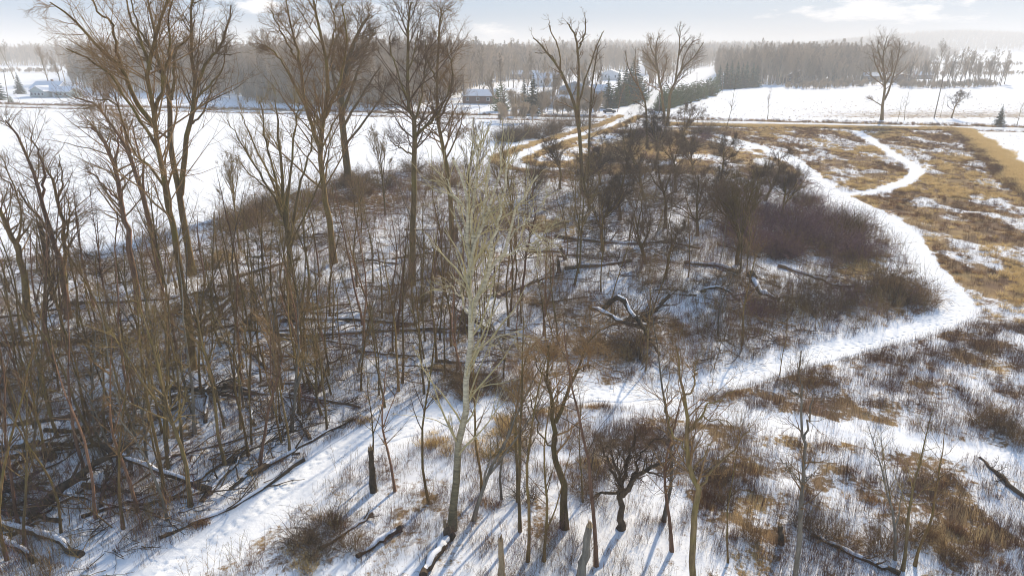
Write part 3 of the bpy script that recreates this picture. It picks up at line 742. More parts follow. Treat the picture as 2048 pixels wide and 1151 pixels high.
# right-hand trees beside the far country road
hero('bare_tree', (1763, 240), 6, [
    ([(1763, 240), (1766, 205), (1770, 165), (1766, 130), (1768, 100), (1775, 72)], (5.5, 1.0)), ([(1769, 200), (1780, 175), (1787, 150), (1797, 110), (1800, 82)], (4, 1)), ([(1766, 160), (1752, 130), (1745, 100)], (3.5, 1)),
    ([(1764, 212), (1748, 202), (1735, 196)], (2, .8)), ([(1770, 170), (1785, 140), (1782, 100)], (3, 1)), ([(1766, 130), (1756, 100), (1758, 80)], (3, 1))],
    'tallest bare tree along the far road, dark trunk against the white right field', M_BARK, M_TWIG, 23, n2=11, n3=6, n4=2.5, minr=.014, lf=.55)
for k, (bx, by, hpx, pr, sc, lab) in enumerate([
        (1535, 238, 60, POLE[0], .75, 'small round-crowned bare tree by the road, first right of the brown shrubs'),
        (1808, 241, 58, SAP[1], 1.1, 'small multi-twigged bare tree beside the tallest roadside tree'),
        (1903, 236, 58, GNARL[1], 1.35, 'low spreading bare tree right of the leaning utility pole'),
        (1880, 236, 40, SAP[6], .8, 'thin bare sapling between the leaning pole and the spreading tree'),
        (2034, 250, 58, SAP[4], 1.0, 'thin bare tree right of the lone dark spruce'),
        (1795, 243, 50, SAP[9], .9, 'thin bare sapling hard against the tallest roadside tree'),
        (1452, 262, 90, SAP[3], 1.3, 'thin bare tree rising from the brown thicket before the white field'),
        (1395, 250, 45, SAP[2], .7, 'small bare tree beside the pale road right of the junction trees')]):
    x, y, z = place(bx, by)
    put_tree('bare_tree', pr, (x, y, z), rot=k * 1.3, sc=sc, label=lab)

# ------------------------------------------------------------------ scattering of uncountable ground cover
def scatter(name, pts, rot, scl, protos, pick, label=None):
    """one object: instances of small meshes on points (position, turn, size, which)"""
    me = bpy.data.meshes.new(name + '_points')
    n = len(pts)
    me.vertices.add(n); me.vertices.foreach_set('co', np.asarray(pts, np.float32).ravel())
    for nm, dat, ty in (('rot', rot, 'FLOAT'), ('scl', scl, 'FLOAT'), ('pick', pick, 'INT')):
        a = me.attributes.new(nm, ty, 'POINT'); a.data.foreach_set('value', np.asarray(dat, np.float32 if ty == 'FLOAT' else np.int32))
    o = bpy.data.objects.new(name, me); COL.objects.link(o)
    ng = bpy.data.node_groups.new(name, 'GeometryNodeTree')
    ng.interface.new_socket('Geometry', in_out='INPUT', socket_type='NodeSocketGeometry')
    ng.interface.new_socket('Geometry', in_out='OUTPUT', socket_type='NodeSocketGeometry')
    nd, lk = ng.nodes, ng.links
    gi, go = nd.new('NodeGroupInput'), nd.new('NodeGroupOutput')
    join = nd.new('GeometryNodeJoinGeometry')
    def att(nm, ty):
        a = nd.new('GeometryNodeInputNamedAttribute'); a.data_type = ty; a.inputs['Name'].default_value = nm; return a.outputs['Attribute']
    for i, p in enumerate(protos):
        oi = nd.new('GeometryNodeObjectInfo'); oi.inputs['Object'].default_value = p; oi.inputs['As Instance'].default_value = True
        ip = nd.new('GeometryNodeInstanceOnPoints')
        cmp_ = nd.new('FunctionNodeCompare'); cmp_.data_type = 'INT'; cmp_.operation = 'EQUAL'
        lk.new(att('pick', 'INT'), cmp_.inputs[2]); cmp_.inputs[3].default_value = i
        cx = nd.new('ShaderNodeCombineXYZ'); lk.new(att('rot', 'FLOAT'), cx.inputs[2])
        lk.new(gi.outputs[0], ip.inputs['Points']); lk.new(cmp_.outputs[0], ip.inputs['Selection'])
        lk.new(oi.outputs['Geometry'], ip.inputs['Instance']); lk.new(cx.outputs[0], ip.inputs['Rotation'])
        lk.new(att('scl', 'FLOAT'), ip.inputs['Scale'])
        lk.new(ip.outputs[0], join.inputs[0])
    lk.new(join.outputs[0], go.inputs[0])
    md = o.modifiers.new('scatter', 'NODES'); md.node_group = ng
    tag(o, label, None, None, 'stuff')
    return o
def proto(me):
    return bpy.data.objects.new(me.name, me)          # kept out of the scene: only its copies are drawn

def blades(n, rad, h, w, rng, lean=.5, K=3, mat=None, name='tuft', spread=1.0, drop=.25):
    a = rng.uniform(0, 2 * pi, n); r = rad * np.sqrt(rng.random(n)) * .8
    p0 = np.stack([r * np.cos(a), r * np.sin(a), np.full(n, -.04)], -1)
    out = np.stack([np.cos(a), np.sin(a), np.zeros(n)], -1) * (r / rad)[:, None] * spread + rng.normal(0, .25, (n, 3)) * np.array([1, 1, 0])
    L = h * rng.uniform(.6, 1.15, n)
    t = np.linspace(0, 1, K)[None, :, None]
    Pt = p0[:, None] + out[:, None] * (lean * h) * t**1.6 + np.array([0, 0, 1.])[None, None] * (L[:, None, None] * (t - drop * t**2.5))
    az = rng.uniform(0, pi, n); side = np.stack([np.cos(az), np.sin(az), np.zeros(n)], -1)[:, None] * (w * (1 - .85 * t)) * .5
    A, B = Pt - side, Pt + side
    v = np.stack([A, B], 2).reshape(n, K * 2, 3)
    ix = np.arange(n * K * 2).reshape(n, K, 2)
    f = np.stack([ix[:, :-1, 0], ix[:, :-1, 1], ix[:, 1:, 1], ix[:, 1:, 0]], -1).reshape(-1, 4)
    return new_mesh(name, v.reshape(-1, 3), f, mat, False)
def bundle(name, n, h, rad, r, rng, mat, kids=2, up=.05, wig=.06, lean=.15, K=5, sides=3, bow=0):
    """a handful of thin stems with side twigs"""
    a = rng.uniform(0, 2 * pi, n); q = rad * np.sqrt(rng.random(n))
    p0 = np.stack([q * np.cos(a), q * np.sin(a), np.full(n, -.05)], -1)
    b = rng.uniform(0, 2 * pi, n)
    d = np.stack([np.cos(b) * lean, np.sin(b) * lean, np.ones(n)], -1) + rng.normal(0, lean * .5, (n, 3))
    Pt = walk(p0, d, h * rng.uniform(.55, 1.2, n), K, rng, wig, up, bow)
    R = np.broadcast_to(np.linspace(r, r * .45, K)[None], (n, K))
    g = Bag(); g.tube(Pt, R, sides)
    if kids:
        C, CR = spawn(Pt, R, rng, kids, .3, .95, 42, .38, .8, 3, wig * 1.5, up, r * .45, Lmin=.08); g.tube(C, CR, 3)
    return g.mesh(name, mat)
TG = [proto(blades(70, .42, .62, .028, R_(1 + i), .75, 4, M_GOLD, 'tuft_golden')) for i in range(3)]
TO = [proto(blades(55, .36, .52, .026, R_(11 + i), .6, 3, [M_OCHRE, M_RUST][i % 2], 'tuft_ochre')) for i in range(4)]
TR = [proto(bundle('weed_rust', 16, .62, .35, .007, R_(21 + i), M_RUST, 4, .08, .10, .3)) for i in range(4)]
TW = [proto(bundle('weed_stems', 9, .62, .5, .0055, R_(31 + i), M_WEED, 2.2, .05, .05, .10)) for i in range(5)]
TS = [proto(bundle('thin_shoots', 7, 1.9, .8, .008, R_(41 + i), [M_TWIG, M_TWIGG, M_PURP][i % 3], 7, .05, .07, .22, 6)) for i in range(6)]
def stick_mesh(i):
    rng = R_(60 + i)
    n = 3
    p0 = rng.uniform(-.6, .6, (n, 3)) * np.array([1, 1, 0]) + np.array([0, 0, .04])
    a = rng.uniform(0, 2 * pi, n)
    Pt = walk(p0, np.stack([np.cos(a), np.sin(a), rng.uniform(0, .12, n)], -1), rng.uniform(.8, 3.0, n), 6, rng, .14, -.005)
    R = np.linspace(1, .35, 6)[None] * rng.uniform(.012, .032, n)[:, None]
    g = Bag(); g.tube(Pt, R, 4)
    C, CR = spawn(Pt, R, rng, 4, .25, .95, 42, .4, .6, 4, .12, 0.0, .006); g.tube(C, CR, 3)
    return g.mesh('fallen_sticks', [M_LOG, M_TWIGD, M_TWIG][i % 3])
TK = [proto(stick_mesh(i)) for i in range(6)]

def cand(n, x0, x1, y0, y1, rng):
    return rng.uniform(x0, x1, n), rng.uniform(y0, y1, n)
def place_all(name, x, y, protos, smin, smax, rng, zoff=-.03, prob=None, label=None):
    if prob is not None:
        k = rng.random(len(x)) < prob; x, y = x[k], y[k]
    z = height(x, y) + zoff
    return scatter(name, np.stack([x, y, z], -1), rng.uniform(0, 2 * pi, len(x)), rng.uniform(smin, smax, len(x)), protos, rng.integers(0, len(protos), len(x)), label)
rng = R_(77)
def infield(x, y): 
    px, py = proj(x, y); return (px > -120) & (px < 2170) & (py < 1230) & (py > 90)
# golden and ochre bunch grass of the upper meadow
x, y = cand(125000, 15, 190, 48, 222, rng)
px, py = proj(x, y); k = (inpoly(px, py, MEADOW_UP)) & infield(x, y); x, y, px, py = x[k], y[k], px[k], py[k]
n1 = fbm(x / 5.0, y / 9.0, 31, 4); n2 = fbm(x / 3.0, y / 4.0, 77, 3); n3 = fbm(x / 9.0, y / 14.0, 91, 3)
pd = path_d(x, y)
base = (.16 + .84 * sst(.40, .57, n1)) * (.45 + .9 * sst(.35, .6, n2)) * sst(-.1, .4, pd)
goldish = sst(.46, .56, n3) * (1 - .5 * sst(300, 250, py))
place_all('golden_grass', x, y, TG, .6, 1.15, rng, prob=base * goldish * (.14 + .6 * sst(.42, .6, n2)), label='golden bunch grass of the right meadow')
place_all('brown_grass', x, y, TO + TR, .6, 1.1, rng, prob=base * (1 - .65 * goldish) * (.35 + .5 * sst(.4, .6, n2)), label='brown and rusty grass of the right meadow')
place_all('meadow_weeds', x, y, TW, .7, 1.1, rng, prob=sst(0, .5, pd) * (.20 + .4 * (1 - base)), label='brown weed stems between the meadow grass')
x, y = cand(60000, -10, 80, 70, 215, rng)
px, py = proj(x, y); k = inpoly(px, py, MEADOW_MID); x, y = x[k], y[k]
n1 = fbm(x / 5.0, y / 9.0, 31, 4); pd = path_d(x, y)
place_all('golden_grass', x, y, TG + TO, .6, 1.1, rng, prob=(.04 + sst(.38, .58, n1) * .32) * sst(0, .8, pd), label='golden grass between the shrubs and the far trail')
# the two golden belts at the rim of the meadow: a straight strip and the one running towards the right
def along(line, n, half, rng):
    q, _ = resample(line, .5); i = rng.integers(0, len(q) - 1, n); f = rng.random(n)[:, None]
    p = q[i] * (1 - f) + q[i + 1] * f
    t = unit(q[i + 1] - q[i]); w = rng.normal(0, .45, n)[:, None] * half * (.45 + 1.1 * fbm(p[:, 0] / 5, p[:, 1] / 5, 71, 3))[:, None] + half * 1.3 * (fbm(p[:, 0] / 7, p[:, 1] / 7, 72, 3) - .5)[:, None]
    return p[:, 0] + t[:, 1] * w[:, 0], p[:, 1] - t[:, 0] * w[:, 0]
x, y = along(BELT_A, 7000, 2.6, rng); place_all('tall_golden_grass', x, y, TG + TG + TO, 1.0, 1.7, rng, label='tall golden grass strip along the far rim of the meadow')
x, y = along(BELT_B, 9000, 2.2, rng); place_all('tall_golden_grass', x, y, TG, 1.1, 1.9, rng, label='tall golden grass strip running down the right rim of the meadow')
x, y = along(BELT_B - np.array([2.6, .4]), 3500, 1.8, rng); place_all('brown_grass', x, y, TR + TO, .9, 1.5, rng, label='dark brown weeds standing in for the shade left of the right golden strip')  # shade beside the golden strip, put in as a band of dark weeds
for s_ in (-1, 1):
    t_ = unit(np.gradient(TR_D, axis=0)); off = np.stack([t_[:, 1], -t_[:, 0]], -1) * 3.2 * s_
    x, y = along(TR_D + off, 2600, 1.5, rng); k = path_d(x, y) > .1
    place_all('golden_grass', x[k], y[k], TG + TO, .6, 1.3, rng, label='golden grass banks of the far trail')
# verges of the country road
v1 = ROAD_E + np.array([1.9, 7.6]); v2 = ROAD_E - np.array([1.9, 7.0])
x, y = along(v1, 9000, 2.4, rng); k = infield(x, y) & (roads_d(x, y) > 1); place_all('verge_weeds', x[k], y[k], TR + TW + TO, .9, 1.7, rng, label='brown weeds on the far verge of the country road')
x, y = along(v2, 6000, 1.8, rng); k = infield(x, y) & (roads_d(x, y) > 1) & (path_d(x, y) > .3); place_all('verge_weeds', x[k], y[k], TO + TR, .8, 1.5, rng, label='brown grass on the near verge of the country road')
# stubble and clods poking through the field on the right beyond the road
x, y = cand(9000, 40, 230, 205, 330, rng); px, py = proj(x, y)
place_all('field_stubble', x, y, TR + TO, .35, .8, rng, prob=((py > 178) & (py < 238) & (px > 1380)) * (.03 + .55 * sst(198, 232, py) * sst(1350, 1750, px)) * (roads_d(x, y) > 5) * 1.0, label='weed tips poking through the snow of the far right field')
x, y = cand(16000, 100, 220, 100, 205, rng); px, py = proj(x, y)
place_all('field_stubble', x, y, TW + TR, .25, .5, rng, prob=inpoly(px, py, FIELD_R) * .30, label='stubble in the snowy field right of the golden strip')
# weedy snow at the lower right
x, y = cand(62000, -4, 75, 20, 72, rng); px, py = proj(x, y)
k = inpoly(px, py, MEADOW_LOW) & infield(x, y); x, y, px, py = x[k], y[k], px[k], py[k]
n1 = fbm(x / 1.6, y / 1.6, 131, 4); pd = path_d(x, y); dc = dist_poly(x, y, TR_C[::4])
place_all('weeds', x, y, TW, .6, 1.25, rng, prob=(.30 + .70 * sst(.38, .58, n1)) * (.5 + .6 * sst(.35, .6, fbm(x / 6, y / 6, 135, 3))) * sst(-.1, .4, pd) * (.12 + .88 * sst(1.0, 1.8, dc)), label='thin brown weed stems standing in the snow at lower right')
place_all('brown_grass', x, y, TR + TO, .4, .85, rng, prob=(.02 + .20 * sst(.50, .66, n1)) * sst(0, .5, pd) * sst(1.0, 1.8, dc), label='low rusty weeds in the snow at lower right')
# low growth and fallen sticks of the woodland floor
x, y = cand(150000, -95, 70, 17, 130, rng); px, py = proj(x, y)
k = inpoly(px, py, WOODS) & infield(x, y); x, y, px, py = x[k], y[k], px[k], py[k]
n1 = fbm(x / 4.5, y / 4.5, 231, 4); n2 = fbm(x / 7, y / 7, 251, 3); pd = path_d(x, y)
leftb = .45 + .55 * sst(900, 300, px)
place_all('undergrowth', x, y, TS, .55, 1.35, rng, prob=(.022 + .15 * sst(.42, .60, n1) + .05 * ((px > 780) & (py < 640))) * sst(.2, 1.2, pd) * (.55 + .45 * sst(300, 500, py)), label='thin shoots and saplings of the woodland undergrowth')
place_all('fallen_sticks', x, y, TK, .6, 1.4, rng, zoff=.0, prob=(.025 + .10 * sst(.45, .62, n2)) * sst(.4, 1.5, pd), label='fallen sticks littering the snowy woodland floor')
place_all('weeds', x, y, TW + TR, .5, 1.0, rng, prob=(.16 * sst(.45, .62, n2) + .03 + .30 * ((px > 1130) & (py > 560))) * sst(0, .4, pd), label='low brown weeds on the snowy woodland floor')
x, y = cand(60000, -40, 45, 20, 62, rng); px, py = proj(x, y)
k = infield(x, y) & (py > 800) & ~inpoly(px, py, MEADOW_LOW); x, y, px, py = x[k], y[k], px[k], py[k]
n1 = fbm(x / 2.2, y / 2.2, 331, 4); pd = path_d(x, y)
place_all('weeds', x, y, TW + TR[:2], .35, 1.0, rng, prob=(.10 + .45 * sst(.42, .62, n1)) * sst(-.05, .7, pd), label='thin brown weeds poking through the near snow on both sides of the trail')
place_all('undergrowth', x, y, TS, .5, 1.1, rng, prob=.07 * sst(.48, .62, n1) * sst(.2, 1.0, pd), label='thin leafless shoots in the near snow')
x, y = cand(26000, -80, 60, 20, 120, rng); px, py = proj(x, y)
k = infield(x, y) & (inpoly(px, py, WOODS) | (py > 850)) & (path_d(x, y) > .1)
place_all('weeds', x[k], y[k], TW, .25, .6, rng, prob=.8 + 0 * x[k], label='short weed tips speckling the woodland snow')
# tufts traced one patch at a time
for kk, protos, nm, lab in (('gold', TG, 'golden_grass', 'golden grass clumps in the snow beside trail and trees'), ('ochre', TO, 'brown_grass', 'ochre grass clumps in the snow beside trail and trees'), ('rust', TR, 'rusty_weeds', 'rusty weed clumps in the snow beside trail and trees')):
    X, Y = [], []
    for k_, cx, cy, rx, ry in TUFTS:
        if k_ != kk: continue
        g = G(np.array([cx - rx, cx + rx, cx, cx]), np.array([cy, cy, cy - ry, min(cy + ry, 1290)]))
        A = (g[1, 0] - g[0, 0]) * abs(g[2, 1] - g[3, 1]) * .8
        n = int(min(900, max(10, A * (1.7 if kk != 'gold' else 2.3))))
        a, b = rng.normal(0, .42, n), rng.normal(0, .42, n)
        q = G(cx + a * rx, np.minimum(cy + b * ry, 1300)); X.append(q[:, 0]); Y.append(q[:, 1])
    X, Y = np.concatenate(X), np.concatenate(Y)
    k = (path_d(X, Y) > .25) & (dist_poly(X, Y, TR_C[::4]) > 1.3); X, Y = X[k], Y[k]
    s = np.where(Y < 60, .85, 1.0)
    place_all(nm, X, Y, protos, .5, 1.05, rng, label=lab)

# ------------------------------------------------------------------ thickets (each bush its own thing)
def bramble(i, mat, n=105, h=1.7, rad=1.2, arch=True, kids=5):
    rng = R_(600 + i)
    a = rng.uniform(0, 2 * pi, n); q = rad * .75 * np.sqrt(rng.random(n))
    p0 = np.stack([q * np.cos(a), q * np.sin(a), np.full(n, -.05)], -1)
    d = np.stack([np.cos(a) * .45 + rng.normal(0, .35, n), np.sin(a) * .45 + rng.normal(0, .35, n), np.ones(n)], -1)
    Pt = walk(p0, d, h * rng.uniform(.5, 2.2, n), 8, rng, .15, .0, .42 if arch else .05)
    R = np.broadcast_to(np.linspace(.018, .006, 8)[None], (n, 8))
    g = Bag(); g.tube(Pt, R, 3)
    C, CR = spawn(Pt, R, rng, kids, .2, .95, 50, .35, .7, 4, .16, .03, .0055, .1 if arch else 0, Lmin=.2); 
    h_ = Bag(); h_.tube(C, CR, 3)
    return g.mesh('canes', mat), h_.mesh('twigs', mat)
BR_P = [bramble(i, M_PURP) for i in range(3)]
BR_B = [bramble(10 + i, [M_TWIGD, M_TWIG][i % 2]) for i in range(3)]
BR_R = [bramble(20 + i, M_RUST if False else M_TWIG, 110, 1.3, 1.1, False, 6) for i in range(2)]
def bushes(name, spots, protos, grp, lab, cat='bush', s0=1.0, seed=0):
    rng = R_(seed)
    for (px, py, s) in spots:
        x, y, z = place(px, py)
        j = int(rng.integers(0, len(protos))); lb = lab(px, py) if callable(lab) else lab
        put_tree(name, protos[j], (x, y, z), rot=rng.uniform(0, 6.28), sc=(s * s0 * rng.uniform(.9, 1.2), s * s0 * rng.uniform(.9, 1.2), s * s0 * rng.uniform(.85, 1.1)), label=lb, cat=cat, group=(grp if lb == lab else grp + ', ' + lb[-24:]), names=('canes', 'crown'))
rng = R_(5)
sp = []
while len(sp) < 64:       # the big purple mass
    px, py = rng.uniform(1440, 1800), rng.uniform(360, 545)
    q = math.hypot((px - 1612) / 180, (py - 455) / 98)
    gq = G(px, py)
    if q < 1 and (px > 1640 or py < 520) and path_d(np.array([gq[0]]), np.array([gq[1]]))[0] > 2.6: sp.append((px, py, rng.uniform(.6, 1.6)))
bushes('thicket_bush', sp, BR_P + BR_P + BR_R[:1], 'purple brown bushes of the large thicket inside the trail bend', lambda x, y: 'purple brown bush ' + ('on the upper rim of the large thicket' if y < 430 else 'on the trail side of the large thicket' if x > 1700 else 'on the snowy lower rim of the large thicket' if y > 500 else 'in the heart of the large thicket' if x > 1590 else 'on the woodland side of the large thicket'), seed=1)
sp = [(1720 + 22 * i + rng.uniform(-8, 8), 592 + rng.uniform(-14, 14) - 14 * (i in (2, 3, 4)), rng.uniform(.7, .95)) for i in range(7)] + [(1790, 600, .9), (1760, 580, .9)]
bushes('thicket_bush', sp, BR_B, 'dark bushes at the tip of the trail bend', 'dark brown bush at the pointed tip inside the trail bend', seed=2)
sp = [(1520 + 25 * i + rng.uniform(-8, 8), 615 + rng.uniform(-16, 16), rng.uniform(.75, 1.0)) for i in range(8)]
bushes('thicket_bush', sp, BR_B + BR_P[:1], 'dark bushes below the snowy curved log', 'dark bush below the snow-topped curved log', seed=3)
sp = [(1170 + 20 * i + rng.uniform(-6, 6), 702 + rng.uniform(-14, 14), rng.uniform(.6, .85)) for i in range(7)] + [(1100, 700, .6), (1120, 712, .5), (1075, 695, .5)]
bushes('thicket_bush', sp, BR_B + BR_R, 'brown bushes in front of the broken tree', 'brown bush on the snow in front of the broken dark tree', seed=4)
sp = [(rng.uniform(900, 1060), rng.uniform(745, 800), rng.uniform(.45, .7)) for i in range(9)]
bushes('thicket_bush', sp, BR_R + BR_B, 'bushes right behind the aspen trunk', 'rusty brown bush beside the trail, just right of the aspen trunk', seed=5)
sp = [(rng.uniform(1180, 1440), rng.uniform(255, 330), rng.uniform(.9, 1.5)) for i in range(26)] + [(rng.uniform(1270, 1420), rng.uniform(250, 300), rng.uniform(1.1, 1.7)) for i in range(12)]
bushes('thicket_bush', sp, BR_R + BR_B + BR_P[:1], 'tall brown shrubs near the road junction', lambda x, y: 'tall brown shrub ' + ('at the left end of the junction thicket' if x < 1265 else 'in the middle of the junction thicket' if x < 1350 else 'at the right end of the junction thicket'), seed=6)
sp = [(rng.uniform(470, 1000), 0, rng.uniform(.9, 1.6)) for i in range(27)]
sp = [(px, np.interp(px, [470, 620, 740, 900, 1000], [438, 385, 360, 345, 335]) + rng.uniform(-6, 34), s) for px, _, s in sp]
bushes('thicket_bush', sp, BR_R + BR_B, 'brown shrubs along the edge of the white field', lambda x, y: 'brown shrub along the white field ' + ('left of the round-crowned trees' if x < 640 else 'between round-crowned and mossy trees' if x < 810 else 'behind the pale aspen crown'), seed=7)
sp = [(rng.uniform(1000, 1200), 0, rng.uniform(1.2, 2.0)) for i in range(22)]
sp = [(px, np.interp(px, [1000, 1200], [292, 243]) + rng.uniform(-14, 6), s) for px, _, s in sp]
bushes('thicket_bush', sp, BR_R + BR_B, 'shrubs on the field side of the far trail', 'brown shrub on the field side of the far trail', seed=8)
sp = [(600, 1085, .55), (650, 1060, .6), (700, 1095, .5), (640, 1110, .5), (1050, 1000, .5), (1160, 985, .5), (1200, 960, .45), (1640, 1075, .6), (1600, 1050, .5), (1760, 1100, .6), (1820, 1075, .6), (1690, 1085, .5), (1450, 1010, .5), (1430, 960, .45), (1965, 850, .6), (2010, 870, .6), (1990, 830, .5), (2040, 890, .6), (1900, 1110, .5), (1500, 1080, .5)]
bushes('low_bush', sp, BR_R + BR_B, 'low brown bushes in the near snow', lambda x, y: 'low brown bush ' + ('in the grass tuft left of the snow-topped log' if x < 800 else 'behind the gnarled low tree' if x < 1300 else 'beside the mossy curved tree' if x < 1540 else 'near the dark log at the bottom right' if x < 1950 else 'above the bare branch at the right border'), seed=9)

# ------------------------------------------------------------------ young trees of the woodland
TRUNKS = [(o.location.x, o.location.y) for o in SC.objects if o.type == 'EMPTY' and o.name.split('.')[0] in ('bare_tree', 'aspen_tree', 'gnarled_tree')]
ZONES = [
    (lambda x, y: y > 1000 and x < 480, 'in the lower left corner, left of the snowy trail'),
    (lambda x, y: y > 880 and x < 260, 'near the left border above the corner logs'),
    (lambda x, y: y > 880 and x < 700, 'in the row along the left side of the near trail'),
    (lambda x, y: y > 880 and x < 1010, 'around the foot of the pale aspen'),
    (lambda x, y: y > 880, 'between the forked tree and the weedy snow'),
    (lambda x, y: y > 740 and x < 350, 'in the dense stand at the left, below the field edge'),
    (lambda x, y: y > 740 and x < 700, 'in the dense stand left of the near trail'),
    (lambda x, y: y > 740, 'left of the aspen just behind the near trail'),
    (lambda x, y: y > 600 and x < 350, 'in front of the snapped reddish trunk'),
    (lambda x, y: y > 600 and x < 700, 'among the parallel fallen logs left of centre'),
    (lambda x, y: y > 600, 'in the open snow just behind the pale aspen'),
    (lambda x, y: x < 420, 'by the feet of the largest left trees'),
    (lambda x, y: x < 760, 'on the snow below the broad round-crowned trees'),
    (lambda x, y: x < 1100, 'around the straight mossy tree and behind the aspen'),
    (lambda x, y: True, 'in the brushy middle of the woodland near the fallen trees')]
def zone(px, py):
    for f, t in ZONES:
        if f(px, py): return t
rng = R_(909)
taken = list(TRUNKS)
def ok(x, y, dmin):
    return all((x - a) ** 2 + (y - b) ** 2 > dmin * dmin for a, b in taken)
def dens(px, py):
    d = .30
    if px < 760 and py > 560: d = .62 if px < 260 else 1.0
    if 260 < px < 740 and 700 < py < 960: d = 1.15
    if 760 < px < 1130 and py > 560: d = .85
    if 1130 < px and py > 560: d = .12
    if px > 1000 and py < 560: d = .7
    if 760 > px > 400 and py < 560: d = .4
    return d
cnt = {'s': 0, 'p': 0}; tries = 0
SAPL = ['young bare tree', 'thin bare sapling', 'slim grey-barked sapling']
while cnt['s'] < 236 and tries < 60000:
    tries += 1
    px = rng.uniform(-130, 1500); py = 420 + 700 * rng.random() ** .8
    if not inpoly([px], [py], WOODS)[0] or rng.random() > dens(px, py) * (.55 if py < 520 else 1): continue
    x, y = G(px, py)
    if y < 21 or float(path_d(np.array([x]), np.array([y]))[0]) < 1.2 or not ok(x, y, .9): continue
    taken.append((x, y)); j = int(rng.integers(0, 12)); z = float(height(x, y))
    z0 = zone(px, py)
    put_tree('sapling', SAP[j], (float(x), float(y), z - .03), rot=rng.uniform(0, 6.28), sc=rng.uniform(.6, .95) if px > 950 or py < 560 else rng.uniform(.7, 1.08), tilt=(rng.normal(0, .045), rng.normal(0, .045)),
             label='thin bare sapling ' + z0, cat='sapling', group='saplings ' + z0)
    cnt['s'] += 1
tries = 0
while cnt['p'] < 46 and tries < 60000:
    tries += 1
    px = rng.uniform(-120, 1350); py = 440 + 600 * rng.random() ** .8
    if not inpoly([px], [py], WOODS)[0] or rng.random() > dens(px, py): continue
    x, y = G(px, py)
    if y < 27 or float(path_d(np.array([x]), np.array([y]))[0]) < 1.3 or not ok(x, y, 1.2): continue
    taken.append((x, y)); j = int(rng.integers(0, 8)); z = float(height(x, y))
    z0 = zone(px, py); s = rng.uniform(.5, .8)
    put_tree('young_tree', POLE[j], (float(x), float(y), z - .03), rot=rng.uniform(0, 6.28), sc=s, tilt=(rng.normal(0, .04), rng.normal(0, .04)),
             label='taller dark young tree ' + z0, cat='tree', group='young trees ' + z0)
    cnt['p'] += 1
# stems right of the trail in the near snow (seen singly)
for k, (bx, by, j, s, lab) in enumerate([
        (745, 960, 0, .75, 'thin leafless sapling behind the near standing snag, left of the aspen'), (790, 985, 5, .8, 'sapling a little left of the aspen foot in the trail-side snow'), (858, 1010, 3, .95, 'thin sapling close to the left side of the aspen trunk'),
        (948, 1045, 8, 1.1, 'twin-looking thin sapling close to the right side of the aspen trunk'), (963, 990, 1, .9, 'short sapling two steps right of the aspen trunk'), (1003, 1003, 2, .7, 'small dark crooked sapling between aspen and forked tree'),
        (1036, 1008, 4, 1.0, 'straight thin sapling between the aspen and the forked tree'), (1040, 1068, 6, 1.1, 'straight sapling nearest the left side of the forked tree'), (1055, 1128, 7, .95, 'pale thin sapling low in front of the forked tree'),
        (1088, 1128, 9, .95, 'thin grey sapling at the bottom edge below the forked tree'), (1165, 1011, 10, .6, 'small sapling directly behind the gnarled tree'), (1192, 1140, 11, 1.0, 'thin sapling at the bottom edge below the gnarled tree'),
        (1327, 1048, 2, 1.0, 'sapling between the gnarled tree and the mossy curved tree'), (1343, 1110, 5, .9, 'leaning sapling just left of the mossy curved tree'), (1455, 1130, 3, .6, 'small bare sapling right of the mossy curved tree at the bottom'),
        (1805, 1140, 4, .9, 'multi-stemmed bare sapling in the bottom right weeds'), (1790, 1120, 8, .75, 'shorter sapling beside the multi-stemmed one in the bottom right'), (1830, 1130, 1, .8, 'thin sapling right of the multi-stemmed one in the bottom right'),
        (2060, 960, 6, .9, 'thin bare sapling at the right border above the fallen branch'), (1560, 745, 9, .5, 'small bare sapling standing on the edge of the main trail')]):
    x, y, z = place(bx, by); put_tree('sapling', SAP[j], (x, y, z), rot=k * 2.1, sc=s, label=lab, cat='sapling')
# gnarled, twiggy trees of the middle
rng = R_(31)
G_SPOTS = [(1240, 440, 1.15), (1330, 455, 1.2), (1395, 470, 1.0), (1205, 500, 1.0), (1290, 400, 1.3), (1350, 385, 1.25), (1180, 420, 1.0), (1475, 530, 1.1), (1430, 420, 1.1), (1490, 440, 1.0), (1250, 350, 1.3), (1310, 340, 1.35),
           (1390, 350, 1.3), (1440, 370, 1.1), (1530, 400, 1.0), (1120, 380, 1.0), (1060, 400, .9), (1330, 560, .8), (1290, 530, .9), (1560, 440, .9), (1200, 370, 1.2), (1360, 310, 1.4)]
gz = lambda x, y: 'beside the collapsed dark tree' if y > 500 else 'close to the fork-limbed tree' if x < 1220 and y < 430 else 'bordering the purple thicket' if x > 1425 else 'just below the junction thicket' if y < 365 else 'over the long dark flat log'
for k, (px, py, s) in enumerate(G_SPOTS):
    x, y, z = place(px, py)
    put_tree('gnarled_tree', GNARL[k % 4], (x, y, z), rot=rng.uniform(0, 6.28), sc=s * 1.15, label='gnarled dark twiggy tree ' + gz(px, py), group='gnarled trees ' + gz(px, py))
for k, (px, py, s, lab) in enumerate([(940, 430, .9, 'bushy dark tree close behind the aspen crown'), (770, 430, .8, 'bushy tree with olive twigs before the white field, left of the mossy tree'), (1480, 545, .6, 'leaning dark tree with splayed stems beside the purple thicket'),
                             (1020, 480, .85, 'fan-shaped bare tree right behind the aspen branches'), (480, 500, .75, 'fan-shaped bare tree left of the broom-like tree')]):
    x, y, z = place(px, py)
    put_tree('fan_tree', FAN[k % 3], (x, y, z), rot=k, sc=s, label=lab)

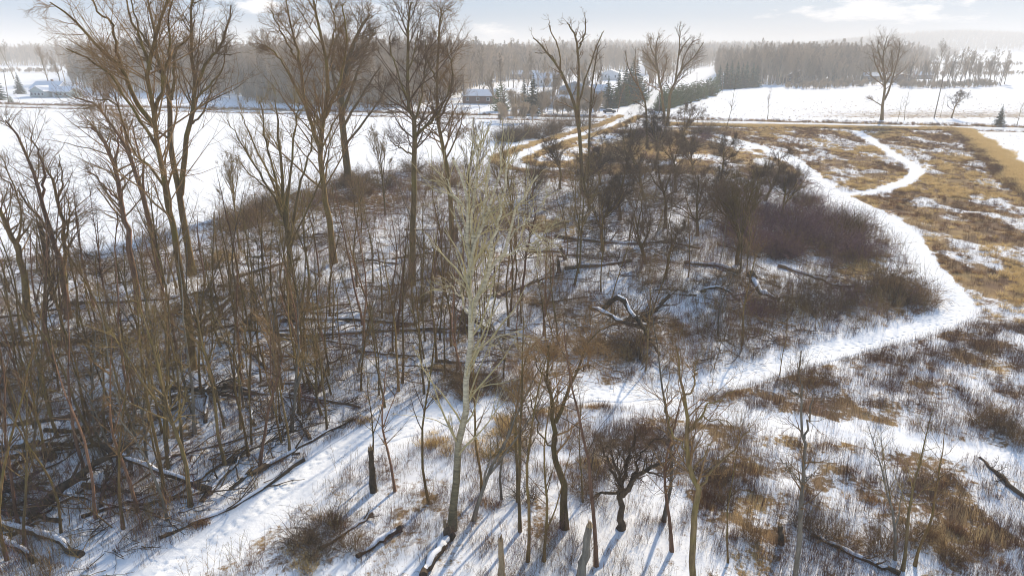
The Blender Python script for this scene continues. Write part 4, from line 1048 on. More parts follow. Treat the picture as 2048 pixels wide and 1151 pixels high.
# MARK
# ------------------------------------------------------------------ fallen logs, broken trees, snags
def tube_closed(Pt, R, sides, rng, rough=.12):
    v, f = tubes(Pt[None], R[None], sides)
    K = len(Pt)
    v = v.reshape(K, sides, 3); c = Pt[:, None]
    v = c + (v - c) * (1 + rng.normal(0, rough, (K, sides, 1)))
    v = v.reshape(-1, 3); n = len(v)
    v = np.vstack([v, Pt[0], Pt[-1]])
    caps = [[i, (i + 1) % sides, n, n] for i in range(sides)] + [[(K - 1) * sides + i, n + 1, n + 1, (K - 1) * sides + (i + 1) % sides] for i in range(sides)]
    return v, np.vstack([f, np.array(caps)])
def tri_fix(name, v, f, mat):
    me = bpy.data.meshes.new(name)
    ff = []
    for q in np.asarray(f).tolist():
        o = []
        for i in q:
            if i not in o: o.append(i)
        ff.append(o)
    me.from_pydata(np.asarray(v).tolist(), [], ff); me.polygons.foreach_set('use_smooth', [True] * len(ff)); me.materials.append(mat)
    return me
def fallen(kind, W, r0, r1, label, seed, snow=True, limbs=5, cat='log', group=None, mat=None, limb_len=.35, twigs=5):
    rng = R_(seed)
    q = catmull(W, 6); K = 12
    q = q[np.linspace(0, len(q) - 1, K).round().astype(int)]
    q[1:-1] += rng.normal(0, .06, (K - 2, 3)) * np.array([1, 1, .5])
    R = np.linspace(r0, r1, K)
    o0 = q[K // 2].copy(); o0[2] -= R[K // 2]
    L = q - o0
    root = bpy.data.objects.new(kind, None); COL.objects.link(root); root.location = o0; root.empty_display_size = .3
    tag(root, label, cat, group)
    v, f = tube_closed(L, R * (1 + rng.normal(0, .10, K)), 9, rng, .09)
    link('trunk', tri_fix(kind + '_trunk', v, f, mat or M_LOG), root)
    if snow:
        a, b = 1, K - 1
        n = b - a; C = L[a:b] + np.array([0, 0, 1.0]) * (R[a:b] * .52)[:, None]
        s = np.linspace(0, 1, n)
        Rs = R[a:b] * .80 * (1 - .5 * np.abs(2 * s - 1) ** 5) * (1 + rng.normal(0, .20, n)).clip(.25)
        v, f = tube_closed(C, Rs, 8, rng, .04)
        link('snow_cap', tri_fix('snow_cap', v, f, M_SNOWCAP), root)
    if limbs:
        B, BR = spawn(L[None], R[None], rng, limbs, .25, .98, 45, limb_len, .5, 7, .14, .01, .012, Lmin=.7)
        if len(B):
            B[:, :, 2] = np.maximum(B[:, :, 2], np.minimum(B[:, :1, 2], .05) - .05)
            g = Bag(); g.tube(B, BR, 4)
            if twigs:
                C, CR = spawn(B, BR, rng, twigs, .2, .98, 42, .5, .6, 5, .14, .02, .007, Lmin=.3)
                if len(C):
                    g.tube(C, CR, 3)
                    D, DR = spawn(C, CR, rng, twigs * .5, .2, .98, 42, .5, .7, 4, .16, .02, .006, Lmin=.2)
                    if len(D): g.tube(D, DR, 3)
            link('crown', g.mesh(kind + '_crown', M_TWIGD), root)
    return root
def fallen_px(kind, pts, w0, w1, label, seed, lift=None, **k):
    pts = np.array(pts, float); g = G(pts[:, 0], pts[:, 1])
    pxm = np.sqrt((g**2).sum(1) + CAM_H**2) / F
    r0, r1 = w0 * .5 * pxm[0], w1 * .5 * pxm[-1]
    z = height(g[:, 0], g[:, 1]) + np.linspace(r0, r1, len(g)) * .7
    if lift is not None:      # pieces that rise off the ground, kept where the photograph shows them
        lf = np.array(lift, float)
        W = []
        for (a, b), l in zip(pts, lf):
            x, y, zz = ray(a, b); t = (CAM_H - l) / -zz; W.append([x * t, y * t, l + (r0 + r1) * .3])
        W = np.array(W)
    else:
        W = np.stack([g[:, 0], g[:, 1], z], -1)
    return fallen(kind, W, r0, r1, label, seed, **k)
fallen_px('fallen_log', [(-40, 908), (0, 902), (40, 899), (80, 895)], 13, 12, 'thick dark log with snow on top, ending near the left border', 1, limbs=0)
fallen_px('fallen_log', [(-60, 1050), (0, 1058), (60, 1066), (110, 1080), (165, 1112)], 15, 10, 'long curved log under a thick strip of snow in the lower left corner', 2, limbs=2)
fallen_px('fallen_log', [(-60, 1075), (0, 1082), (40, 1098), (70, 1120)], 13, 9, 'shorter snowy log below the long curved one in the lower left corner', 3, limbs=1)
fallen_px('leaning_log', [(55, 1037), (100, 1000), (150, 960), (200, 925), (260, 890)], 19, 6, 'thick broken trunk lying diagonally, pointed end in the lower left snow', 4, lift=[.2, .6, 1.1, 1.5, 2.0], limbs=6, snow=False)
fallen_px('fallen_log', [(205, 893), (270, 925), (340, 950), (420, 982)], 8, 11, 'long thin log crossing behind the lower left saplings', 5, lift=[1.2, .9, .5, .2], limbs=4)
fallen_px('fallen_log', [(320, 1075), (450, 1018), (540, 965), (608, 918)], 6, 7, 'very long thin log lying parallel to the left side of the near trail', 6, limbs=4)
fallen_px('fallen_log', [(460, 975), (520, 930), (560, 912), (600, 905)], 7, 4, 'branchy log close behind the long trail-side one', 7, limbs=9, limb_len=.6)
fallen_px('fallen_log', [(848, 1160), (870, 1120), (890, 1092), (905, 1078)], 18, 15, 'fat dark log with a snowy left side at the foot of the aspen', 8, limbs=0)
fallen_px('fallen_log', [(715, 1118), (745, 1098), (775, 1078), (803, 1062)], 9, 12, 'snow-topped log with a grassy root end, lower middle', 9, limbs=2)
fallen_px('fallen_log', [(640, 1100), (680, 1075), (715, 1052), (745, 1030)], 8, 6, 'thin log in the grass tuft left of the lower middle', 10, limbs=4)
fallen_px('fallen_log', [(1368, 528), (1400, 532), (1440, 535), (1478, 551)], 7, 8, 'slightly arched snow-topped log left of the purple thicket foot', 11, limbs=3)
fallen_px('fallen_log', [(1556, 533), (1600, 543), (1640, 556), (1670, 568), (1718, 570)], 7, 4, 'curved log edged with bright snow in front of the purple thicket', 12, limbs=4)
fallen_px('fallen_log', [(1500, 550), (1512, 575), (1530, 592), (1560, 602)], 13, 6, 'broken stump-like log with snow beside the dark bushes', 13, lift=[1.1, .5, .3, .2], limbs=4)
fallen_px('fallen_log', [(1402, 584), (1425, 577), (1450, 580), (1478, 602)], 6, 5, 'dark arched branch above the rusty weeds', 14, lift=[.2, .8, .8, .2], limbs=3)
fallen_px('broken_tree', [(1180, 616), (1205, 624), (1240, 645), (1275, 652), (1310, 648)], 8, 6, 'lower snowy limb of the collapsed dark tree', 15, lift=[.3, .8, .6, .5, .3], limbs=8, limb_len=.5, cat='tree')
fallen_px('broken_tree', [(1205, 622), (1240, 596), (1262, 628), (1275, 640), (1310, 622), (1340, 592)], 11, 6, 'collapsed dark tree with bent arms and snow along the edges', 16, lift=[.6, 2.2, 1.2, 1.0, 1.6, 2.6], limbs=12, limb_len=.5, cat='tree')
fallen_px('broken_tree', [(1272, 636), (1290, 660), (1305, 690), (1320, 712)], 10, 4, 'dark limb of the collapsed tree reaching down to the snow', 17, lift=[1.3, .9, .5, .2], limbs=8, limb_len=.6, snow=False, cat='tree')
fallen_px('fallen_log', [(1130, 543), (1180, 536), (1225, 530), (1262, 522)], 9, 6, 'dark log with a snowy back between the snags, upper middle', 18, limbs=3)
fallen_px('fallen_log', [(1110, 474), (1200, 482), (1270, 486), (1350, 480)], 8, 6, 'long dark log lying flat below the gnarled trees', 19, limbs=5)
fallen_px('fallen_log', [(1060, 503), (1100, 501), (1130, 503)], 7, 7, 'short log pointing at a broken upright stub', 20, limbs=0)
fallen_px('fallen_log', [(386, 662), (415, 635), (445, 612), (475, 590)], 9, 7, 'leftmost of the parallel barkless logs left of centre', 21, limbs=2)
fallen_px('fallen_log', [(402, 668), (430, 645), (460, 618), (490, 596)], 8, 6, 'second of the parallel barkless logs left of centre', 22, limbs=1, mat=M_GREY)
fallen_px('fallen_log', [(440, 680), (480, 648), (510, 622), (548, 600)], 9, 6, 'third and longest of the parallel logs left of centre', 23, limbs=3, mat=M_GREY)
fallen_px('fallen_log', [(466, 560), (520, 545), (560, 535), (600, 522)], 8, 6, 'snowy log above the parallel ones left of centre', 24, limbs=5)
fallen_px('fallen_log', [(238, 690), (262, 668), (285, 648), (312, 628)], 9, 7, 'pale log leaning on brush in front of the reddish trunk', 25, limbs=2, mat=M_GREY)
fallen_px('fallen_log', [(545, 672), (650, 668), (760, 660), (880, 655), (940, 652)], 9, 6, 'long dark log lying across the woodland left of the aspen', 26, limbs=10)
fallen_px('fallen_log', [(560, 645), (650, 640), (740, 640), (830, 646)], 7, 5, 'second long log just behind the one across the woodland', 27, limbs=8)
fallen_px('fallen_log', [(130, 612), (250, 606), (330, 600), (420, 590)], 7, 6, 'long dark log along the field edge at left', 28, limbs=5)
fallen_px('fallen_log', [(0, 690), (60, 686), (130, 684), (200, 676)], 10, 6, 'dark log amid brush under the left-leaning trees', 29, limbs=9)
fallen_px('fallen_branch', [(1958, 918), (1985, 945), (2015, 970), (2060, 1010)], 4, 8, 'long bare branch lying on the snow at the right border', 30, limbs=7, snow=False, cat='branch')
fallen_px('fallen_log', [(1622, 1072), (1680, 1098), (1730, 1122), (1800, 1150)], 7, 9, 'dark log lying in the weeds at the bottom right', 31, limbs=5)
fallen_px('fallen_log', [(480, 790), (560, 790), (640, 800), (720, 815)], 8, 5, 'log with dark branches just left of the trail bend by the young trees', 32, limbs=10, limb_len=.5)
fallen_px('fallen_log', [(620, 880), (600, 840), (570, 800), (540, 770)], 7, 4, 'log pointing away from the trail under the young trees', 33, limbs=8, limb_len=.5)
rng = R_(555)
k = 0; t = 0
DL = ['branchy log lying ', 'tangled fallen tree top ']
while k < 112 and t < 20000:
    t += 1
    px = rng.uniform(-60, 1520); py = 430 + 620 * rng.random() ** .75
    if not inpoly([px], [py], WOODS)[0] or (px > 1080 and py > 640) or rng.random() > (.35 + .8 * dens(px, py)): continue
    x, y = G(px, py); a = rng.choice([rng.normal(.25, .35), rng.uniform(0, 3.14)]); L = rng.uniform(3, 8)
    q = np.array([[x + math.cos(a) * L * (s - .5), y + math.sin(a) * L * (s - .5)] for s in np.linspace(0, 1, 4)])
    if path_d(q[:, 0], q[:, 1]).min() < .4: continue
    r0 = rng.uniform(.06, .15); top = k % 2
    W = np.stack([q[:, 0], q[:, 1], height(q[:, 0], q[:, 1]) + r0 * .6 + np.array([0, .1, .25, .1]) * rng.random() * top], -1)
    z0 = zone(px, py)
    fallen('fallen_tree_top' if top else 'fallen_log', W, r0, r0 * .35, DL[top] + z0, 1000 + k, snow=not top, limbs=[4, 11][top], limb_len=[.3, .6][top], cat='log' if not top else 'branch',
           group=('tree tops lying ' if top else 'logs lying ') + z0, twigs=[4, 6][top])
    k += 1
def snag(px, py, top_px, top_py, w, label, seed, mat=M_LOG, cat='tree stump'):
    rng = R_(seed); x, y, z = place(px, py)
    T = P(top_px, top_py, y); pxm = math.sqrt(x * x + y * y + CAM_H**2) / F; r = w * .5 * pxm
    K = 7; s = np.linspace(0, 1, K)[:, None]
    Q = (np.array([x, y, z]) * (1 - s) + T * s) - np.array([x, y, z]); Q += rng.normal(0, r * .12, (K, 3)); Q[0] = 0
    R = r * (1.35 - .5 * s[:, 0]); R[1:] *= .95
    root = bpy.data.objects.new('standing_snag' if abs(top_py - py) > 25 else 'tree_stump', None); COL.objects.link(root); root.location = (x, y, z)
    tag(root, label, cat)
    v, f = tube_closed(Q, R, 9, rng, .07); link('trunk', tri_fix('snag_trunk', v, f, mat), root)
    n = 7; a = np.arange(n) * 2 * pi / n       # splinters of the broken end
    p0 = Q[-1] + np.stack([np.cos(a), np.sin(a), a * 0 - .3], -1) * R[-1] * .65
    B = walk(p0, np.stack([a * 0, a * 0, a * 0 + 1], -1) + rng.normal(0, .12, (n, 3)), R[-1] * rng.uniform(1.0, 3.4, n), 3, rng, .05)
    g = Bag(); g.tube(B, np.stack([np.full(n, R[-1] * .38), np.full(n, R[-1] * .25), np.full(n, .004)], 1), 4)
    link('broken_top', g.mesh('splinters', M_WOOD), root)
snag(748, 985, 741, 898, 11, 'upright broken snag left of the aspen beside the trail', 1)
snag(1005, 1165, 1001, 1078, 11, 'pale split snag at the bottom edge between aspen and forked tree', 2, M_WOOD)
snag(1160, 1170, 1178, 1052, 15, 'smooth pale snag leaning right at the bottom edge', 3, M_GREY)
snag(897, 1082, 893, 1050, 14, 'sawn stump with a grey top against the aspen foot', 4)
snag(101, 918, 97, 898, 17, 'short ragged stump right of the thick left-border log', 5)
snag(1131, 520, 1121, 495, 7, 'reddish broken stub leaning left, upper middle of the woods', 6)
snag(1118, 548, 1117, 520, 7, 'small ragged snag below the leaning broken stub', 7)
snag(108, 600, 80, 448, 8, 'tall topless snag at the left with a knob on its end', 8)
snag(912, 482, 912, 455, 8, 'stump in the snow behind the aspen fork', 9)
snag(555, 680, 548, 640, 10, 'leaning snag right of the parallel logs', 10)
snag(1562, 1090, 1560, 1050, 9, 'dark stub in weeds left of the slender grey tree', 12)

# ------------------------------------------------------------------ far woods, hedgerows, evergreens
def wood(name, poly, n, smin, smax, seed, lab, protos=None, infront=None):
    rng = R_(seed); poly = np.array(poly, float)
    x0, y0 = poly.min(0); x1, y1 = poly.max(0)
    px = rng.uniform(x0, x1, n * 6); py = rng.uniform(y0, y1, n * 6)
    k = inpoly(px, py, poly.tolist()); px, py = px[k][:n], py[k][:n]
    g = G(px, py); x, y = g[:, 0], g[:, 1]
    k = roads_d(x, y) > 6; x, y = x[k], y[k]
    pr = protos or FARP
    return scatter(name, np.stack([x, y, height(x, y) - .1], -1), rng.uniform(0, 6.28, len(x)), rng.uniform(smin * .8, smax, len(x)) * (.72 + .5 * fbm(x / 38, y / 38, seed, 2)), pr, rng.integers(0, len(pr), len(x)), lab)
def joined(a, b, name):
    """trunk and crown as one mesh, for trees too far away to show parts"""
    v = []; f = []; n = 0
    for m in (a, b):
        co = np.zeros(len(m.vertices) * 3, np.float32); m.vertices.foreach_get('co', co)
        fi = np.zeros(len(m.loops), np.int32); m.loops.foreach_get('vertex_index', fi)
        v.append(co.reshape(-1, 3)); f.append(fi.reshape(-1, 4) + n); n += len(m.vertices)
    return new_mesh(name, np.vstack(v), np.vstack(f), b.materials[0])
FARP = [proto(joined(a, b, 'far_tree')) for a, b in FART]
SCRP = [proto(joined(a, b, 'scrub')) for a, b in SCRUB]
wood('woods', [(128, 168), (180, 183), (300, 188), (470, 190), (560, 206), (700, 216), (820, 214), (900, 196), (960, 172), (1060, 158), (1180, 150), (1270, 143), (1275, 118), (1000, 114), (600, 114), (250, 120)], 4200, .72, 1.15, 1, 'brown leafless woods beyond the big white field')
wood('woods', [(-200, 132), (160, 132), (260, 128), (600, 118), (1000, 116), (1000, 110), (-200, 110)], 3600, .95, 1.3, 2, 'dark wooded ridge along the left horizon')
wood('woods', [(1432, 160), (1500, 170), (1600, 171), (1690, 170), (1740, 164), (1800, 150), (1860, 138), (1850, 120), (1700, 116), (1440, 116)], 2200, .8, 1.15, 3, 'hazy leafless woods behind the white right field')
wood('woods', [(880, 196), (960, 172), (1060, 153), (1270, 144), (1275, 122), (880, 122)], 1300, .75, 1.15, 15, 'brown woods behind the houses in the middle')
wood('woods', [(1290, 152), (1330, 146), (1425, 134), (1425, 117), (1290, 117)], 700, .7, 1.1, 14, 'hazy woods behind the far road and the evergreen row')
wood('woods', [(1040, 115), (1420, 115), (1420, 106), (1040, 106)], 900, .6, 1.0, 4, 'hazy woods on the low hill at the centre of the horizon')
wood('woods', [(1420, 112), (2200, 112), (2200, 107), (1420, 107)], 900, .7, 1.1, 5, 'hazy tree line before the far right hill')
def hillwood(seed, n, lab, x0, x1, y0, y1, th):
    rng = R_(seed); x = rng.uniform(x0, x1, n); y = rng.uniform(y0, y1, n)
    k = (fbm(x / 160, y / 130, seed, 3) > th); x, y = x[k], y[k]
    scatter('woods', np.stack([x, y, height(x, y)], -1), rng.uniform(0, 6.28, len(x)), rng.uniform(.7, 1.1, len(x)), FARP, rng.integers(0, 5, len(x)), lab)
hillwood(61, 9000, 'patchy woods on the long hazy hill at the right horizon', 700, 2300, 2150, 2700, .24)
hillwood(62, 2600, 'patchy woods on the low hill at the centre horizon', -150, 800, 1250, 1600, .34)
wood('brush', [(1790, 176), (1880, 180), (1960, 176), (2008, 172), (2000, 168), (1880, 170), (1790, 170)], 260, .35, .7, 6, 'brown brush under the right tree row', SCRP)
wood('brush', [(1570, 178), (1640, 180), (1700, 176), (1760, 170), (1700, 168), (1570, 172)], 200, .4, .8, 7, 'brown brush at the foot of the hazy woods', SCRP)
wood('brush', [(480, 200), (560, 208), (640, 214), (700, 222), (600, 205), (500, 192)], 160, .5, .9, 8, 'grey brush at the near edge of the brown woods', SCRP)
wood('brush', [(1000, 250), (1200, 235), (1225, 222), (1150, 205), (1000, 222)], 130, .6, 1.3, 9, 'brown scrub between the houses and the country road', SCRP)
wood('brush', [(1500, 152), (2200, 152), (2200, 149), (1800, 149)], 260, .4, .8, 10, 'thin dark hedgerow crossing the far right fields', SCRP)
wood('brush', [(1760, 132), (2200, 132), (2200, 130), (1760, 130)], 260, .5, 1.0, 11, 'second hedgerow in the far right fields', SCRP)
wood('brush', [(-100, 146), (130, 146), (130, 144), (-100, 144)], 160, .5, .9, 12, 'dark hedgerow across the far left field', SCRP)
# single trees at the border of the woods
def singles(spots, grp, labf, protos, kind='bare_tree', seed=0):
    rng = R_(seed)
    for k, (px, py, s) in enumerate(spots):
        x, y, z = place(px, py); put_tree(kind, protos[k % len(protos)], (x, y, z), rot=rng.uniform(0, 6.28), sc=s, label=labf(k, px), group=grp)
rng = R_(88)
sp = [(px, np.interp(px, [1770, 1880, 2005], [168, 172, 170]) + rng.uniform(-6, 3), rng.uniform(.55, .95)) for px in np.linspace(1768, 2008, 46) + rng.uniform(-3, 3, 46)]
singles(sp, 'bare trees of the row behind the right field', lambda k, p: 'bare tree in the long row behind the white right field', FART[:5], seed=1)
sp = [(1497, 166, 1.05), (1866, 165, 1.15), (1450, 150, 1.0)]
for k, (px, py, s) in enumerate(sp):
    x, y, z = place(px, py); put_tree('bare_tree', LARGE[k % 4], (x, y, z), sc=s, rot=k, label=['high bare crown rising above the hazy woods behind the evergreens', 'tallest broad crown in the long row behind the right field', 'bare tree beside the road behind the evergreen row'][k])
sp = [(28, 158, 1.15), (98, 172, 1.0), (122, 174, .85)]
for k, (px, py, s) in enumerate(sp):
    x, y, z = place(px, py); put_tree('bare_tree', LARGE[(k + 1) % 4], (x, y, z), sc=s, rot=k * 2, label=['large bare tree behind the blue-grey spruce at left', 'vase-shaped bare tree behind the pale house, left one', 'vase-shaped bare tree behind the pale house, right one'][k])
sp = [(1296 + 7 * i + rng.uniform(-2, 2), 186 - i * 3.2 + rng.uniform(-2, 2), rng.uniform(.8, 1.1)) for i in range(14)]
singles(sp, 'bare trees along the left side of the far road', lambda k, p: 'bare tree standing along the left side of the road going away', FART, seed=3)
sp = [(px, rng.uniform(150, 214), rng.uniform(.65, 1.0)) for px in np.linspace(930, 1210, 30)]
singles(sp, 'bare trees around the houses in the middle', lambda k, p: 'bare tree among the houses beyond the country road', FART + SCRUB[2:], seed=4)
sp = [(px, 232 + rng.uniform(-8, 6) - (px - 1010) * .02, rng.uniform(.5, .85)) for px in np.linspace(960, 1235, 16)]
singles(sp, 'small trees on the near side of the houses', lambda k, p: 'small bare tree between the country road and the houses', [POLE[0], POLE[3], SAP[3], POLE[5]], seed=5)
sp = [(px, np.interp(px, [390, 560, 700, 800], [196, 207, 219, 216]) + rng.uniform(-4, 4), rng.uniform(.5, .8)) for px in np.linspace(225, 820, 34)]
singles(sp, 'bare trees along the near edge of the brown woods', lambda k, p: 'bare tree at the near edge of the brown woods behind the white field', FART, seed=6)

def spruce(name, h, rad, seed, mat, layers=20, per=9, upturn=.1, top=1.0, dens=1.0):
    rng = R_(seed); V = []; Fc = []; n = 0
    for i in range(layers):
        t = i / (layers - 1); z = h * (.06 + .92 * t); r = rad * (1 - t) ** top + .08
        m = max(4, int(per * (1 - .5 * t)))
        for j in range(m):
            a = 2 * pi * (j + rng.random()) / m; L = r * rng.uniform(.75, 1.12)
            d = np.array([cos(a), sin(a), 0]); sd_ = np.array([-sin(a), cos(a), 0]); zz = z + rng.normal(0, h * .012)
            K = 6
            for kx in range(int(K * dens) + 2):
                u = (kx + .4 + rng.random() * .5) / (K * dens + 2)
                c = d * L * u + np.array([0, 0, zz - L * .38 * u + upturn * L * u * u])
                w = (.32 * (1 - u) + .10) * L * .75 + .05
                for s in (-1, 1):
                    q = rng.uniform(.7, 1.2)
                    p1 = c; p2 = c + (sd_ * s * w * q + d * w * .55 - np.array([0, 0, w * .28])); wd = d * (.10 * L * .6 + .05) + np.array([0, 0, .05])
                    V += [p1 - wd * .5, p1 + wd, p2 + wd * .2, p2 - wd * .2 - np.array([0, 0, .06])]; Fc.append([n, n + 1, n + 2, n + 3]); n += 4
    cr = new_mesh(name + '_boughs', np.array(V), np.array(Fc), mat, False)
    g = Bag(); Pt = np.array([[[0, 0, 0], [0, 0, h * .3], [0, 0, h * .6], [0, 0, h]]], float); g.tube(Pt, np.array([[h * .018, h * .014, h * .008, .01]]), 6)
    return g.mesh(name + '_trunk', M_BARK), cr
SPR = [spruce('spruce', 10, 3.1, 700 + i, M_SPRUCE, 22, 10) for i in range(3)]
PIN = [spruce('pine', 7.5, 3.2, 710 + i, M_PINE, 13, 10, .7, .55) for i in range(3)]
def ever(px, py, s, lab, pr, grp=None, k=0, kind='spruce_tree'):
    x, y, z = place(px, py); put_tree(kind, pr, (x, y, z), rot=k * 1.7, sc=s, label=lab, group=grp, cat='evergreen')
ever(41, 188, 1.05, 'blue-grey spruce standing beside the pale house', SPR[0])
ever(-2, 200, 1.35, 'large spruce cut by the left border of the picture', SPR[1], k=1)
ever(22, 205, .38, 'small round dark evergreen shrub by the utility pole at left', PIN[0], k=2, kind='evergreen_shrub')
ever(63, 193, .22, 'small dark shrub at the corner of the pale house', PIN[1], k=2, kind='evergreen_shrub')
ever(1998, 250, .60, 'lone dark spruce at the roadside near the right border', SPR[2], k=3)
ever(1066, 227, 1.34, 'large grey-green spruce in front of the houses, its branches snow-dusted', SPR[0], k=4)
ever(1048, 217, 1.1, 'spruce half hidden behind the large grey-green one', SPR[1], k=5)
ever(1002, 222, 1.3, 'yellow-green pine left of the grey-green spruces', PIN[0], k=6, kind='pine_tree')
for k, (px, py, s, w) in enumerate([(1215, 217, .95, 0), (1226, 216, .9, 1), (1236, 212, 1.05, 0), (1247, 211, 1.0, 1), (1258, 207, 1.15, 0), (1271, 205, 1.35, 0), (1281, 201, 1.15, 1), (1264, 203, 1.4, 2), (1250, 203, 1.25, 2)]):
    ever(px, py, s * 1.28, 'dark evergreen in the clump left of the road junction', (SPR if w != 1 else PIN)[k % 3], 'evergreen clump left of the road junction', k, 'spruce_tree' if w != 1 else 'pine_tree')
for k in range(20):
    t = k / 19; px = 1318 + 112 * t; py = 222 - 34 * t ** .85 + 3 * math.sin(k * 2.2)
    ever(px, py, .88 + .34 * ((k * 7) % 5) / 5, 'green pine in the hedge on the right side of the road', PIN[k % 3], 'pine hedge on the right side of the road', k, 'pine_tree')
for k, (px, py, s) in enumerate([(1437, 179, 1.3), (1450, 178, 1.45), (1460, 178, 1.5), (1472, 177, 1.5), (1482, 176, 1.35), (1490, 175, 1.45), (1503, 175, 1.4), (1511, 174, 1.3)]):
    ever(px, py, s, 'tall hazy spruce in the row at the corner of the right field', SPR[k % 3], 'spruce row at the corner of the right field', k)
for k, (px, py, s, lab) in enumerate([(1560, 166, 1.2, 'single hazy spruce left of the brown gabled house'), (1722, 172, .7, 'low dark evergreen bush at the left end of the brown farm sheds'), (1668, 166, 1.3, 'faint spruce inside the hazy right woods')]):
    ever(px, py, s, lab, SPR[k % 3], None, k)

# ------------------------------------------------------------------ buildings
M_WALLG = plain('siding_pale_green', (.42, .48, .46)); M_WALLW = plain('siding_white', (.70, .70, .70)); M_WALLB = plain('siding_blue_grey', (.36, .42, .50)); M_WALLBR = plain('siding_brown', (.20, .14, .11))
M_GLASS = plain('window_glass', (.06, .08, .10), .15); M_TRIM = plain('trim_white', (.78, .78, .78)); M_METAL = plain('pole_wood', (.22, .18, .14)); M_PAINT = plain('car_paint_dark', (.05, .055, .06), .3); M_TYRE = plain('tyre_rubber', (.03, .03, .03)); M_RED = plain('barn_red', (.17, .10, .08))
def boxv(x0, x1, y0, y1, z0, z1):
    v = [(x, y, z) for z in (z0, z1) for y in (y0, y1) for x in (x0, x1)]
    return np.array(v, float), np.array([[0, 2, 3, 1], [4, 5, 7, 6], [0, 1, 5, 4], [2, 6, 7, 3], [0, 4, 6, 2], [1, 3, 7, 5]])
def part_box(name, parent, mat, *b):
    v, f = boxv(*b); return link(name, new_mesh(name, v, f, mat, False), parent)
def wing(root, cx, cy, w, d, h, rise, wall, axis='x', win=3, door=False, over=.45):
    """one gabled volume: walls with gables, snow-covered roof, windows and door on the near side"""
    hw, hd = w / 2, d / 2
    if axis == 'x': prof = [(cx - hw, cy - hd), (cx - hw, cy + hd), (cx + hw, cy - hd), (cx + hw, cy + hd)]
    v, f = boxv(cx - hw, cx + hw, cy - hd, cy + hd, -.2, h)
    wl_ = link('wall', new_mesh('wall', v, f, wall, False), root)
    if axis == 'x':
        g = np.array([(cx - hw, cy - hd, h), (cx - hw, cy + hd, h), (cx - hw, cy, h + rise), (cx + hw, cy - hd, h), (cx + hw, cy + hd, h), (cx + hw, cy, h + rise)])
        r = [(cx - hw - over, cy - hd - over, h - .12), (cx - hw - over, cy, h + rise + .08), (cx - hw - over, cy + hd + over, h - .12), (cx + hw + over, cy - hd - over, h - .12), (cx + hw + over, cy, h + rise + .08), (cx + hw + over, cy + hd + over, h - .12)]
    else:
        g = np.array([(cx - hw, cy - hd, h), (cx + hw, cy - hd, h), (cx, cy - hd, h + rise), (cx - hw, cy + hd, h), (cx + hw, cy + hd, h), (cx, cy + hd, h + rise)])
        r = [(cx - hw - over, cy - hd - over, h - .12), (cx, cy - hd - over, h + rise + .08), (cx + hw + over, cy - hd - over, h - .12), (cx - hw - over, cy + hd + over, h - .12), (cx, cy + hd + over, h + rise + .08), (cx + hw + over, cy + hd + over, h - .12)]
    me = bpy.data.meshes.new('gable'); me.from_pydata(g.tolist(), [], [(0, 1, 2), (3, 5, 4), (0, 2, 5, 3), (1, 4, 5, 2)]); me.materials.append(wall); link('gable', me, root)
    r = np.array(r); t = np.array([0, 0, .28]); rv = np.vstack([r, r + t])
    me = bpy.data.meshes.new('roof'); me.from_pydata(rv.tolist(), [], [(0, 3, 4, 1), (1, 4, 5, 2), (6, 7, 10, 9), (7, 8, 11, 10), (0, 1, 7, 6), (1, 2, 8, 7), (3, 9, 10, 4), (4, 10, 11, 5), (0, 6, 9, 3), (2, 5, 11, 8)]); me.materials.append(M_SNOWCAP); link('roof', me, root)
    for i in range(win):
        x = cx - hw + w * (i + .5 + (.5 if door else 0)) / (win + (1 if door else 0))
        fr = part_box('window', root, M_TRIM, x - .62, x + .62, cy - hd - .06, cy - hd - .005, h * .36, h * .82)
        part_box('pane', fr, M_GLASS, x - .5, x + .5, cy - hd - .085, cy - hd - .065, h * .41, h * .77)
    if door: part_box('door', root, M_TRIM, cx - hw + .4, cx - hw + 1.4, cy - hd - .07, cy - hd - .005, 0, min(2.1, h - .2))
def house(px, py, rot, wings, label, kind='house', chimney=None):
    x, y, z = place(px, py); root = bpy.data.objects.new(kind, None); COL.objects.link(root)
    root.location = (x, y, z); root.rotation_euler = (0, 0, radians(rot)); tag(root, label, 'house' if kind == 'house' else kind.replace('_', ' '))
    for w in wings: wing(root, **w)
    if chimney: part_box('chimney', root, M_WALLBR, chimney[0], chimney[0] + .8, chimney[1], chimney[1] + .8, 2, chimney[2])
    return root
house(100, 194, -14, [dict(cx=-3.5, cy=5, w=15, d=9, h=3.6, rise=2.9, wall=M_WALLW, axis='x', win=3), dict(cx=-1.5, cy=-1.5, w=8, d=7, h=2.8, rise=2.1, wall=M_WALLG, axis='y', win=4), dict(cx=9.0, cy=1.0, w=10, d=7, h=2.7, rise=1.8, wall=M_WALLG, axis='x', win=3, door=True)],
      'pale green ranch house with snowy roofs in the far left field', chimney=(-3, 5, 7.6))
house(1152, 200, -14, [dict(cx=0, cy=0, w=14, d=9, h=5.2, rise=2.6, wall=M_WALLB, axis='y', win=3), dict(cx=8, cy=1.5, w=12, d=8, h=4.0, rise=2.2, wall=M_WALLB, axis='x', win=3, door=True)], 'blue-grey house with a white snowy gable, largest beyond the country road')
house(1112, 214, -14, [dict(cx=0, cy=0, w=11, d=7, h=2.8, rise=1.4, wall=M_WALLB, axis='x', win=2, door=True)], 'low blue-grey garage in front of the largest middle house', 'garage')
house(1095, 172, -20, [dict(cx=0, cy=0, w=18, d=10, h=4.5, rise=2.8, wall=M_WALLW, axis='x', win=4)], 'white house with a steep snowy roof behind the largest middle house')
